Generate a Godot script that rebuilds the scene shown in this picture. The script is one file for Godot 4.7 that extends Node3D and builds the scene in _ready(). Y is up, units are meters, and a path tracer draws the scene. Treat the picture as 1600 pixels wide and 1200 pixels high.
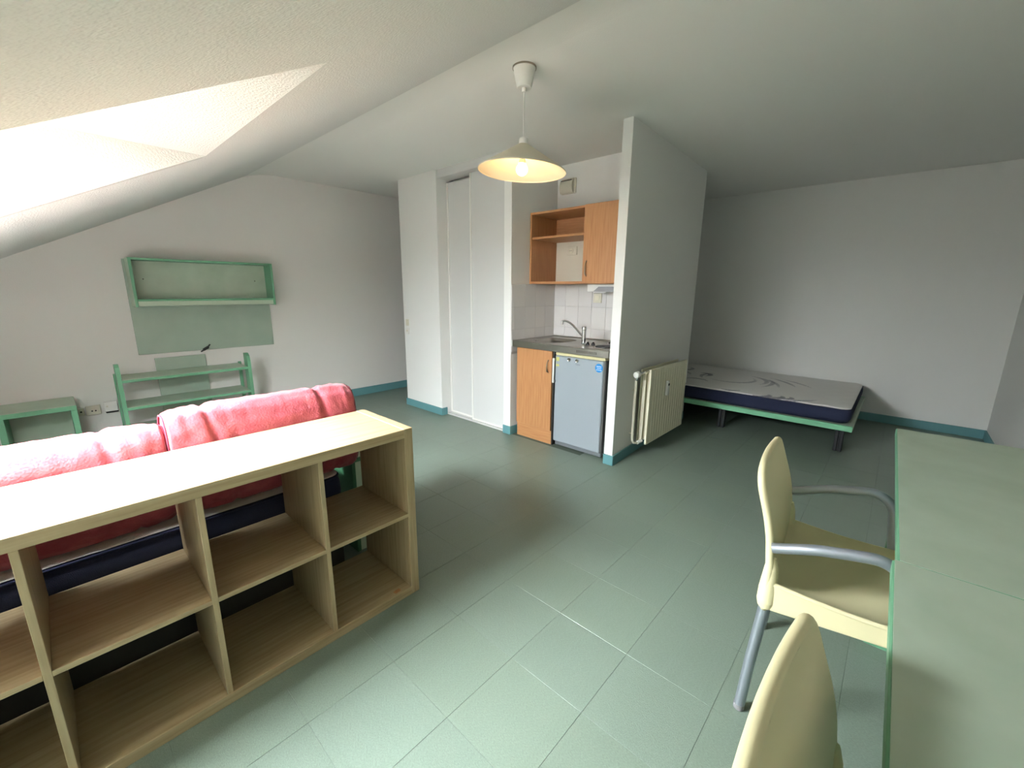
extends Node3D
# A studio flat under the roof. Plan axes: a = metres towards the kitchen, b = metres towards the gable wall, y up.

# ---------------------------------------------------------------- shapes
class Sh:
	var v := PackedVector3Array()
	var n := PackedVector3Array()
	var t := PackedVector2Array()

	func put(a: Vector3, b: Vector3, c: Vector3, na: Vector3, nb: Vector3, nc: Vector3, ta := Vector2.ZERO, tb := Vector2.ZERO, tc := Vector2.ZERO) -> void:
		if (a - c).cross(a - b).dot(na + nb + nc) < 0.0:
			v.append_array([a, c, b]); n.append_array([na, nc, nb]); t.append_array([ta, tc, tb])
		else:
			v.append_array([a, b, c]); n.append_array([na, nb, nc]); t.append_array([ta, tb, tc])

	func tri(a: Vector3, b: Vector3, c: Vector3, out: Vector3) -> void:
		var m := (a - c).cross(a - b).normalized()
		if m.dot(out) < 0.0:
			m = -m
		put(a, b, c, m, m, m)

	func quad(a: Vector3, b: Vector3, c: Vector3, d: Vector3, out: Vector3) -> void:
		tri(a, b, c, out)
		tri(a, c, d, out)

	# box between two corners with chamfered edges
	func box(lo: Vector3, hi: Vector3, bev := 0.002, basis := Basis(), pivot := Vector3.ZERO) -> Sh:
		var c := (lo + hi) * 0.5
		var h := (hi - lo).abs() * 0.5
		bev = minf(bev, 0.45 * minf(h.x, minf(h.y, h.z)))
		var f := func(s: Vector3, ax: int) -> Vector3:
			var p := Vector3(s.x * (h.x - bev), s.y * (h.y - bev), s.z * (h.z - bev))
			p[ax] = s[ax] * h[ax]
			return pivot + basis * (c + p - pivot)
		for ax in 3:
			var b1 := (ax + 1) % 3
			var b2 := (ax + 2) % 3
			for s in [-1.0, 1.0]:
				var q := []
				for w in [[-1, -1], [1, -1], [1, 1], [-1, 1]]:
					var e := Vector3.ZERO
					e[ax] = s; e[b1] = w[0]; e[b2] = w[1]
					q.append(f.call(e, ax))
				var o := Vector3.ZERO
				o[ax] = s
				quad(q[0], q[1], q[2], q[3], basis * o)
			for s1 in [-1.0, 1.0]:
				for s2 in [-1.0, 1.0]:
					var e0 := Vector3.ZERO
					var e1 := Vector3.ZERO
					e0[ax] = -1; e0[b1] = s1; e0[b2] = s2
					e1[ax] = 1; e1[b1] = s1; e1[b2] = s2
					var o2 := Vector3.ZERO
					o2[b1] = s1; o2[b2] = s2
					quad(f.call(e0, b1), f.call(e1, b1), f.call(e1, b2), f.call(e0, b2), basis * o2)
		for x in [-1.0, 1.0]:
			for y in [-1.0, 1.0]:
				for z in [-1.0, 1.0]:
					var s3 := Vector3(x, y, z)
					tri(f.call(s3, 0), f.call(s3, 1), f.call(s3, 2), basis * s3)
		return self

	# a prism: an outline in plan (x, z) or any plane given by two axes, from one end to the other
	func prism(outline: Array, ux: Vector3, uy: Vector3, from: Vector3, along: Vector3) -> Sh:
		var k := outline.size()
		var mid := Vector2.ZERO
		var flat := PackedVector2Array()
		for p in outline:
			mid += p / k
			flat.append(p)
		var w := Geometry2D.triangulate_polygon(flat)
		for e in [[Vector3.ZERO, -along], [along, along]]:
			for i in range(0, w.size(), 3):
				var q := []
				for j in 3:
					q.append(from + ux * flat[w[i + j]].x + uy * flat[w[i + j]].y + e[0])
				tri(q[0], q[1], q[2], e[1])
		var turn := 1.0 if not Geometry2D.is_polygon_clockwise(flat) else -1.0
		for i in k:
			var a: Vector2 = outline[i]
			var b: Vector2 = outline[(i + 1) % k]
			var d := (b - a) * turn
			var o := ux * d.y - uy * d.x
			var pa := from + ux * a.x + uy * a.y
			var pb := from + ux * b.x + uy * b.y
			quad(pa, pb, pb + along, pa + along, o)
		return self

	# rows of points, smooth; side: which way the normals look at the grid's middle
	func grid(rows: Array, side: Vector3, closed := false, uvs := false, away := Vector3.INF) -> Sh:
		var r := rows.size()
		var c: int = rows[0].size()
		var nn := []
		for i in r:
			var line := []
			for j in c:
				var ju: Vector3 = rows[i][(j + 1) % c] if closed else rows[i][mini(j + 1, c - 1)]
				var jd: Vector3 = rows[i][(j - 1 + c) % c] if closed else rows[i][maxi(j - 1, 0)]
				var iu: Vector3 = rows[mini(i + 1, r - 1)][j]
				var idn: Vector3 = rows[maxi(i - 1, 0)][j]
				var m := (ju - jd).cross(iu - idn)
				line.append(m)
			nn.append(line)
		var flip := 1.0
		var mi := r / 2
		var mj := c / 2
		var probe := side if away == Vector3.INF else (rows[mi][mj] as Vector3) - away
		if (nn[mi][mj] as Vector3).dot(probe) < 0.0:
			flip = -1.0
		for i in r:
			for j in c:
				var m: Vector3 = nn[i][j] * flip
				if m.length() < 1e-12:
					m = (nn[clampi(i, 1, r - 2)][j] if r > 2 else nn[i][j]) * flip
				nn[i][j] = m.normalized() if m.length() > 1e-14 else probe.normalized()
		var last := c if closed else c - 1
		for i in r - 1:
			for j in last:
				var j2 := (j + 1) % c
				var u := [Vector2(float(j) / last, float(i) / (r - 1)), Vector2(float(j + 1) / last, float(i) / (r - 1)), Vector2(float(j + 1) / last, float(i + 1) / (r - 1)), Vector2(float(j) / last, float(i + 1) / (r - 1))]
				if not uvs:
					u = [Vector2.ZERO, Vector2.ZERO, Vector2.ZERO, Vector2.ZERO]
				put(rows[i][j], rows[i][j2], rows[i + 1][j2], nn[i][j], nn[i][j2], nn[i + 1][j2], u[0], u[1], u[2])
				put(rows[i][j], rows[i + 1][j2], rows[i + 1][j], nn[i][j], nn[i + 1][j2], nn[i + 1][j], u[0], u[2], u[3])
		return self

	func fan(ring: Array, out: Vector3) -> void:
		var mid := Vector3.ZERO
		for p in ring:
			mid += p / ring.size()
		var o := out.normalized()
		for i in ring.size():
			put(mid, ring[i], ring[(i + 1) % ring.size()], o, o, o)

	# round bar through points
	func tube(pts: Array, rad: float, seg := 12, caps := true, rad_end := -1.0) -> Sh:
		var k := pts.size()
		var dir: Vector3 = ((pts[1] as Vector3) - pts[0]).normalized()
		var side := dir.cross(Vector3.UP if absf(dir.y) < 0.9 else Vector3.RIGHT).normalized()
		var rows := []
		for i in k:
			var d: Vector3 = ((pts[mini(i + 1, k - 1)] as Vector3) - pts[maxi(i - 1, 0)]).normalized()
			side = (side - d * side.dot(d)).normalized()
			var up := d.cross(side)
			var rr := rad if rad_end < 0.0 else lerpf(rad, rad_end, float(i) / (k - 1))
			var ring := []
			for j in seg:
				var w := TAU * j / seg
				ring.append(pts[i] + (side * cos(w) + up * sin(w)) * rr)
			rows.append(ring)
		for i in k - 1:
			for j in seg:
				var j2 := (j + 1) % seg
				var n0: Vector3 = (rows[i][j] - pts[i]).normalized()
				var n1: Vector3 = (rows[i][j2] - pts[i]).normalized()
				var n2: Vector3 = (rows[i + 1][j2] - pts[i + 1]).normalized()
				var n3: Vector3 = (rows[i + 1][j] - pts[i + 1]).normalized()
				put(rows[i][j], rows[i][j2], rows[i + 1][j2], n0, n1, n2)
				put(rows[i][j], rows[i + 1][j2], rows[i + 1][j], n0, n2, n3)
		if caps:
			fan(rows[0], -dir)
			fan(rows[k - 1], (pts[k - 1] as Vector3) - pts[k - 2])
		return self

	# profile of (radius, height) turned about an axis at c
	func lathe(prof: Array, c: Vector3, seg := 32, basis := Basis()) -> Sh:
		var k := prof.size()
		for i in k - 1:
			var p: Vector2 = prof[i]
			var q: Vector2 = prof[i + 1]
			var d := (q - p).normalized()
			var m := Vector2(d.y, -d.x)
			for j in seg:
				var w0 := TAU * j / seg
				var w1 := TAU * (j + 1) / seg
				var r0 := Vector3(cos(w0), 0, sin(w0))
				var r1 := Vector3(cos(w1), 0, sin(w1))
				var up := Vector3.UP
				var a := c + basis * (r0 * p.x + up * p.y)
				var b := c + basis * (r1 * p.x + up * p.y)
				var e := c + basis * (r1 * q.x + up * q.y)
				var f := c + basis * (r0 * q.x + up * q.y)
				var n0 := basis * (r0 * m.x + up * m.y)
				var n1 := basis * (r1 * m.x + up * m.y)
				if p.x > 1e-6:
					put(a, b, e, n0, n1, n1)
				if q.x > 1e-6:
					put(a, e, f, n0, n1, n0)
		return self

	# a sheet with thickness and a rounded rim; rows of middle points
	func shell(rows: Array, thick: float, front: Vector3) -> Sh:
		var r := rows.size()
		var c: int = rows[0].size()
		var nn := []
		for i in r:
			var line := []
			for j in c:
				var m: Vector3 = (rows[i][mini(j + 1, c - 1)] - rows[i][maxi(j - 1, 0)]).cross(rows[mini(i + 1, r - 1)][j] - rows[maxi(i - 1, 0)][j])
				line.append(m.normalized())
			nn.append(line)
		if (nn[r / 2][c / 2] as Vector3).dot(front) < 0.0:
			for i in r:
				for j in c:
					nn[i][j] = -nn[i][j]
		var fr := []
		var bk := []
		for i in r:
			var lf := []
			var lb := []
			for j in c:
				lf.append(rows[i][j] + nn[i][j] * thick * 0.5)
				lb.append(rows[i][j] - nn[i][j] * thick * 0.5)
			fr.append(lf)
			bk.append(lb)
		grid(fr, front)
		grid(bk, -front)
		var loop := []
		for j in c: loop.append([0, j, 1, j])
		for i in range(1, r): loop.append([i, c - 1, i, c - 2])
		for j in range(c - 2, -1, -1): loop.append([r - 1, j, r - 2, j])
		for i in range(r - 2, 0, -1): loop.append([i, 0, i, 1])
		var strip := []
		var lk := loop.size()
		for qi in lk:
			var q: Array = loop[qi]
			var qn: Array = loop[(qi + 1) % lk]
			var qp: Array = loop[(qi - 1 + lk) % lk]
			var m: Vector3 = nn[q[0]][q[1]]
			var inward: Vector3 = rows[q[0]][q[1]] - rows[q[2]][q[3]]
			var out: Vector3 = ((rows[qn[0]][qn[1]] - rows[qp[0]][qp[1]]) as Vector3).cross(m).normalized()
			if out.dot(inward) < 0.0:
				out = -out
			var arc := []
			for s in 7:
				var w := PI * s / 6.0
				arc.append([rows[q[0]][q[1]] + (m * cos(w) + out * sin(w)) * thick * 0.5, m * cos(w) + out * sin(w)])
			strip.append(arc)
		for i in strip.size():
			var a: Array = strip[i]
			var b: Array = strip[(i + 1) % strip.size()]
			for s in 6:
				put(a[s][0], b[s][0], b[s + 1][0], a[s][1], b[s][1], b[s + 1][1])
				put(a[s][0], b[s + 1][0], a[s + 1][0], a[s][1], b[s + 1][1], a[s + 1][1])
		return self

	func mesh(off: Vector3) -> ArrayMesh:
		var w := PackedVector3Array()
		w.resize(v.size())
		for i in v.size():
			w[i] = v[i] - off
		var arr := []
		arr.resize(Mesh.ARRAY_MAX)
		arr[Mesh.ARRAY_VERTEX] = w
		arr[Mesh.ARRAY_NORMAL] = n
		arr[Mesh.ARRAY_TEX_UV] = t
		var m := ArrayMesh.new()
		m.add_surface_from_arrays(Mesh.PRIMITIVE_TRIANGLES, arr)
		return m

	func middle() -> Vector3:
		var b := AABB(v[0], Vector3.ZERO)
		for p in v:
			b = b.expand(p)
		return b.get_center()


# ---------------------------------------------------------------- bookkeeping
var M := {}
var used := {}

func P(a: float, y: float, b: float) -> Vector3:
	return Vector3(a, y, -b)

func sh() -> Sh:
	return Sh.new()

# box from plan coordinates
func bx(a0: float, a1: float, y0: float, y1: float, b0: float, b1: float, bev := 0.002) -> Sh:
	return Sh.new().box(Vector3(a0, y0, -b1), Vector3(a1, y1, -b0), bev)

func numbered(called: String) -> String:
	used[called] = used.get(called, -1) + 1
	return called if used[called] == 0 else "%s_%03d" % [called, used[called]]

func tag(o: Node3D, label: String, category: String, group := "") -> Node3D:
	o.set_meta("label", label)
	o.set_meta("category", category)
	if group:
		o.set_meta("group", group)
	return o

func thing(called: String, label: String, category: String, at: Vector3, group := "") -> Node3D:
	var o := Node3D.new()
	o.name = numbered(called)
	add_child(o)
	o.position = at
	return tag(o, label, category, group)

# commit one shape (world coordinates) as one named mesh under a parent
func obj(called: String, s: Sh, mat: Material, parent: Node3D = null) -> MeshInstance3D:
	var o := MeshInstance3D.new()
	var c := s.middle()
	o.mesh = s.mesh(c)
	o.material_override = mat
	var base := Vector3.ZERO
	var q := parent
	while q != null and q != self:
		base += q.position
		q = q.get_parent() as Node3D
	o.position = c - base
	if parent == null:
		o.name = numbered(called)
		add_child(o)
	else:
		o.name = called
		var k := 0
		while parent.has_node(NodePath(String(o.name))):
			k += 1
			o.name = "%s_%03d" % [called, k]
		parent.add_child(o, true)
	return o

func struct(called: String, s: Sh, mat: Material) -> MeshInstance3D:
	var o := obj(called, s, mat)
	o.set_meta("kind", "structure")
	o.name = called
	return o

func label(o: Node3D, text: String) -> void:
	o.set_meta("label", text)


# ---------------------------------------------------------------- materials
func noise(freq: float, kind := FastNoiseLite.TYPE_SIMPLEX_SMOOTH, oct := 4, sd := 1) -> FastNoiseLite:
	var f := FastNoiseLite.new()
	f.noise_type = kind
	f.seed = sd
	f.frequency = freq
	f.fractal_octaves = oct
	return f

func tint(f: FastNoiseLite, ramp: Gradient, size := 256) -> ImageTexture:
	var g := f.get_seamless_image(size, size)
	var im := Image.create(size, size, false, Image.FORMAT_RGB8)
	for y in size:
		for x in size:
			im.set_pixel(x, y, ramp.sample(g.get_pixel(x, y).r))
	return ImageTexture.create_from_image(im)

func bumps(f: FastNoiseLite, strength: float, size := 256) -> ImageTexture:
	var g := f.get_seamless_image(size, size)
	g.convert(Image.FORMAT_RGBA8)
	g.bump_map_to_normal_map(strength)
	return ImageTexture.create_from_image(g)

func ramp(cols: Array, offs: Array = []) -> Gradient:
	var g := Gradient.new()
	var pc := PackedColorArray()
	var po := PackedFloat32Array()
	for i in cols.size():
		pc.append(cols[i])
		po.append(offs[i] if offs.size() else float(i) / (cols.size() - 1))
	g.colors = pc
	g.offsets = po
	return g

func c8(r: int, g: int, b: int) -> Color:
	return Color8(r, g, b)

func mat(col: Color, rough := 0.6, metal := 0.0, spec := 0.5) -> StandardMaterial3D:
	var m := StandardMaterial3D.new()
	m.albedo_color = col
	m.roughness = rough
	m.metallic = metal
	m.metallic_specular = spec
	return m

func tri3(m: StandardMaterial3D, scale: Vector3, world := false) -> StandardMaterial3D:
	m.uv1_triplanar = true
	m.uv1_world_triplanar = world
	m.uv1_scale = scale
	m.uv1_triplanar_sharpness = 8.0
	return m

func textured(tex: Texture2D, scale: Vector3, rough: float, nrm: Texture2D = null, ns := 1.0, world := false, spec := 0.5) -> StandardMaterial3D:
	var m := mat(Color.WHITE, rough, 0.0, spec)
	m.albedo_texture = tex
	if nrm:
		m.normal_enabled = true
		m.normal_texture = nrm
		m.normal_scale = ns
	return tri3(m, scale, world)

func relief(col: Color, rough: float, nrm: Texture2D, ns: float, scale: Vector3, world := true, spec := 0.5) -> StandardMaterial3D:
	var m := mat(col, rough, 0.0, spec)
	m.normal_enabled = true
	m.normal_texture = nrm
	m.normal_scale = ns
	return tri3(m, scale, world)

func make_materials() -> void:
	var fine := bumps(noise(0.09, FastNoiseLite.TYPE_SIMPLEX_SMOOTH, 3, 5), 3.0, 512)
	var orange := bumps(noise(0.085, FastNoiseLite.TYPE_SIMPLEX_SMOOTH, 2, 9), 6.0, 512)
	M.wall = relief(c8(239, 238, 234), 0.85, fine, 0.2, Vector3(2.5, 2.5, 2.5))
	M.wall_grey = relief(c8(236, 234, 229), 0.85, fine, 0.2, Vector3(2.5, 2.5, 2.5))
	M.ceiling = relief(c8(241, 240, 235), 0.9, fine, 0.2, Vector3(2.5, 2.5, 2.5))
	M.plaster = relief(c8(224, 223, 219), 0.85, orange, 0.3, Vector3(2.2, 2.2, 2.2))
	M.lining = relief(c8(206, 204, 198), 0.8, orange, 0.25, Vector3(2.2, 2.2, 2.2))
	M.joint = mat(c8(84, 94, 84), 0.8)
	# vinyl tiles in four slightly different tones with a fine streaky speckle
	var vin := noise(0.055, FastNoiseLite.TYPE_SIMPLEX_SMOOTH, 4, 21)
	var vnb := bumps(noise(0.07, FastNoiseLite.TYPE_SIMPLEX_SMOOTH, 3, 22), 5.0)
	M.vinyl = []
	var tones := [Vector3(117, 130, 118), Vector3(116, 129, 117), Vector3(118, 131, 119), Vector3(117, 130, 117)]
	for k in 4:
		var c: Vector3 = tones[k]
		var g := ramp([Color8(int(c.x - 10), int(c.y - 10), int(c.z - 10)), Color8(int(c.x), int(c.y), int(c.z)), Color8(int(c.x + 10), int(c.y + 10), int(c.z + 10))])
		M.vinyl.append(textured(tint(vin, g, 256), Vector3(8, 8, 20) if k % 2 == 0 else Vector3(20, 8, 8), 0.29, vnb, 0.3, false, 0.45))
	M.teal = mat(c8(96, 146, 150), 0.45)
	# painted furniture
	var gl := noise(0.02, FastNoiseLite.TYPE_SIMPLEX_SMOOTH, 4, 31)
	M.green = textured(tint(gl, ramp([c8(170, 186, 165), c8(177, 192, 172), c8(183, 198, 178)]), 128), Vector3(1.5, 1.5, 1.5), 0.42)
	M.green_edge = mat(c8(104, 158, 124), 0.45)
	M.green_board = textured(tint(gl, ramp([c8(156, 174, 158), c8(162, 179, 163), c8(168, 184, 168)]), 128), Vector3(1, 1, 1), 0.4)
	M.green_pale = mat(c8(178, 194, 172), 0.45)
	M.bed_edge = mat(c8(120, 186, 146), 0.45)
	# woods: grain along x or along y
	var wn := noise(0.025, FastNoiseLite.TYPE_SIMPLEX_SMOOTH, 5, 41)
	var birch := tint(wn, ramp([c8(156, 135, 101), c8(172, 151, 115), c8(178, 158, 123), c8(188, 169, 134)]), 256)
	M.birch_a = textured(birch, Vector3(0.35, 7, 7), 0.34)
	M.birch_y = textured(birch, Vector3(7, 0.35, 7), 0.38)
	M.birch_b = textured(birch, Vector3(7, 7, 0.5), 0.4)
	M.birch_pale = mat(c8(228, 216, 180), 0.5)
	var beech := tint(wn, ramp([c8(168, 114, 72), c8(180, 128, 84), c8(187, 136, 92)]), 256)
	M.beech_y = textured(beech, Vector3(9, 0.5, 9), 0.45)
	M.beech_b = textured(beech, Vector3(9, 9, 0.5), 0.45)
	# metals and plastics
	var brushed := bumps(noise(0.06, FastNoiseLite.TYPE_SIMPLEX_SMOOTH, 2, 51), 3.0)
	var st := mat(c8(176, 172, 164), 0.3, 1.0)
	st.normal_enabled = true
	st.normal_texture = brushed
	st.normal_scale = 0.25
	M.steel = tri3(st, Vector3(30, 3, 3))
	M.chrome = mat(c8(215, 215, 218), 0.12, 1.0)
	M.alu = mat(c8(176, 182, 192), 0.36, 0.75)
	M.pewter = mat(c8(150, 140, 125), 0.35, 1.0)
	M.black = mat(c8(24, 24, 26), 0.5)
	M.dark = mat(c8(40, 38, 36), 0.7)
	M.leg_black = mat(c8(18, 19, 23), 0.4)
	M.silver = mat(c8(156, 164, 170), 0.42, 0.15)
	M.fridge_side = mat(c8(120, 124, 128), 0.5, 0.2)
	M.fridge_dark = mat(c8(92, 92, 90), 0.5, 0.2)
	M.green_dark = mat(c8(58, 104, 74), 0.5)
	M.beige = mat(c8(214, 204, 158), 0.5)
	M.cream = mat(c8(226, 220, 196), 0.45)
	M.cream_plain = mat(c8(232, 226, 206), 0.5)
	M.white = mat(c8(238, 236, 230), 0.45)
	M.white_door = mat(c8(213, 212, 209), 0.5)
	M.ivory = mat(c8(224, 218, 200), 0.5)
	M.grey_filter = mat(c8(150, 148, 150), 0.5, 0.3)
	M.red_mark = mat(c8(190, 70, 60), 0.5)
	M.wall_tile = []
	for k in 3:
		M.wall_tile.append(mat([c8(226, 223, 221), c8(222, 219, 217), c8(228, 225, 222)][k], 0.25))
	M.grout = mat(c8(196, 192, 188), 0.9)
	var ch := mat(c8(234, 222, 178), 0.5)
	ch.normal_enabled = true
	ch.normal_texture = fine
	ch.normal_scale = 0.12
	M.chair = tri3(ch, Vector3(8, 8, 8))
	# cloth
	var weave := bumps(noise(0.2, FastNoiseLite.TYPE_SIMPLEX_SMOOTH, 2, 61), 5.0)
	var damask := tint(noise(0.02, FastNoiseLite.TYPE_SIMPLEX_SMOOTH, 4, 62), ramp([c8(138, 52, 62), c8(158, 64, 74), c8(166, 72, 80), c8(178, 86, 90)]), 256)
	M.red = textured(damask, Vector3(2.0, 2.0, 2.0), 0.8, weave, 0.12)
	M.red.rim_enabled = true
	M.red.rim = 0.3
	M.red_dark = mat(c8(120, 34, 56), 0.8)
	M.navy = relief(c8(30, 36, 66), 0.85, weave, 0.6, Vector3(8, 8, 8), false)
	M.ticking = relief(c8(214, 208, 202), 0.85, weave, 0.5, Vector3(6, 6, 6), false)
	# glass and light
	var gls := mat(Color(0.95, 0.98, 1.0, 0.06), 0.02)
	gls.transparency = BaseMaterial3D.TRANSPARENCY_ALPHA
	M.glass = gls
	var bl := mat(c8(255, 244, 225), 0.4)
	bl.emission_enabled = true
	bl.emission = Color(1.0, 0.93, 0.80)
	bl.emission_energy_multiplier = 3.0
	M.bulb = bl
	M.shade = mat(c8(222, 214, 192), 0.55)
	M.shade.backlight_enabled = true
	M.shade.backlight = Color(0.05, 0.045, 0.035)
	M.sticker_blue = mat(c8(28, 136, 206), 0.4)
	M.sticker_yellow = mat(c8(196, 194, 110), 0.5)
	M.print_white = mat(c8(240, 246, 250), 0.5)
	M.print_grey = mat(c8(96, 98, 102), 0.5)


# ---------------------------------------------------------------- room
const CEIL := 2.44
const GABLE := 4.94
const BED_WALL := 5.76
const SIDE := -0.745
const KNEE := -1.1

func roof(a: float) -> float:
	return 2.385 - 0.516 * (1.535 - a)

# a piece of the roof slope between two a and two b, 14 cm thick
func slope_piece(s: Sh, a0: float, a1: float, b0: float, b1: float) -> void:
	s.prism([Vector2(a0, roof(a0)), Vector2(a1, roof(a1)), Vector2(a1, roof(a1) + 0.16), Vector2(a0, roof(a0) + 0.16)], Vector3.RIGHT, Vector3.UP, P(0, 0, b0), Vector3(0, 0, -(b1 - b0)))

# the roof window: b from, b to, a from, a to, b of the glazing's near side, height of the shaft
const WIN_1 := [1.21, 2.42, -0.96, 0.60, 1.47, 0.45]

# a roof window at the end of a plastered shaft: level head, plumb sill, one plumb and one splayed cheek
func make_roof_window(called: String, w: Array) -> void:
	var w0: float = w[0]
	var w1: float = w[1]
	var lo: float = w[2]
	var hi: float = w[3]
	var sw: float = w[4]
	var up: float = w[5]
	var win := Node3D.new()
	win.name = called
	win.set_meta("kind", "structure")
	add_child(win)
	win.position = P(lo, roof(lo), w0)
	var hy := roof(hi)
	var ha := hi - up / 0.516
	obj("head_lining", sh().prism([Vector2(ha - 0.1, hy), Vector2(hi, hy), Vector2(hi, hy + 0.06), Vector2(ha - 0.1, hy + 0.06)], Vector3.RIGHT, Vector3.UP, P(0, 0, w0), Vector3(0, 0, -(w1 - w0 + 0.05))), M.lining, win)
	obj("cheek_lining", sh().prism([Vector2(lo, roof(lo)), Vector2(hi, roof(hi)), Vector2(ha, hy + 0.06), Vector2(lo, roof(lo) + up + 0.06)], Vector3.RIGHT, Vector3.UP, P(0, 0, w1), Vector3(0, 0, -0.05)), M.lining, win)
	var spl := sh()
	var yt := hy + 0.06
	var c0 := [P(lo, roof(lo), w0), P(hi, roof(hi), w0), P(hi - 0.02, yt, sw), P(ha, yt, sw), P(lo, roof(lo) + up + 0.06, sw)]
	var ol := Vector3(0, -0.3, -1)
	for q in [[0, 1, 2], [0, 2, 3], [0, 3, 4]]:
		spl.tri(c0[q[0]], c0[q[1]], c0[q[2]], ol)
		spl.tri(c0[q[0]] + Vector3(0, 0.05, 0.05), c0[q[1]] + Vector3(0, 0.05, 0.05), c0[q[2]] + Vector3(0, 0.05, 0.05), -ol)
	obj("cheek_lining", spl, M.lining, win)
	obj("sill_lining", bx(lo - 0.05, lo, roof(lo) - 0.005, roof(lo) + up + 0.06, w0 - 0.05, w1 + 0.05, 0), M.lining, win)
	var along := Vector3(1, 0.516, 0).normalized()
	var out := Vector3(-0.516, 1, 0).normalized()
	var fr := sh()
	var bs := Basis(along, out, Vector3(0, 0, 1))
	var mid := P((ha + lo) / 2, roof((ha + lo) / 2) + up + 0.03, (sw + w1) / 2)
	var len := (ha - lo) / along.x + 0.12
	var wid := w1 - sw + 0.12
	for q in [[Vector3(-len / 2, -0.04, -wid / 2), Vector3(-len / 2 + 0.1, 0.05, wid / 2)], [Vector3(len / 2 - 0.1, -0.04, -wid / 2), Vector3(len / 2, 0.05, wid / 2)], [Vector3(-len / 2 + 0.1, -0.04, -wid / 2), Vector3(len / 2 - 0.1, 0.05, -wid / 2 + 0.1)], [Vector3(-len / 2 + 0.1, -0.04, wid / 2 - 0.1), Vector3(len / 2 - 0.1, 0.05, wid / 2)]]:
		fr.box(mid + q[0], mid + q[1], 0.004, bs, mid)
	obj("window_frame", fr, M.white, win)
	obj("pane", sh().box(mid + Vector3(-len / 2 + 0.09, -0.003, -wid / 2 + 0.09), mid + Vector3(len / 2 - 0.09, 0.003, wid / 2 - 0.09), 0.0, bs, mid), M.glass, win)
	# daylight of the overcast sky, brightest overhead, coming down through that window
	var day := AreaLight3D.new()
	day.name = called + "_daylight"
	day.area_size = Vector2((len - 0.2) * along.x, wid - 0.2)
	day.light_color = DAY_COLOR
	day.light_energy = DAY * day.area_size.x * day.area_size.y
	day.area_range = 20.0
	day.shadow_enabled = true
	add_child(day)
	day.transform = Transform3D(Basis(Vector3(1, 0, 0), Vector3(0, 0, -1), Vector3(0, 1, 0)), mid - out * 0.05)


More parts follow.
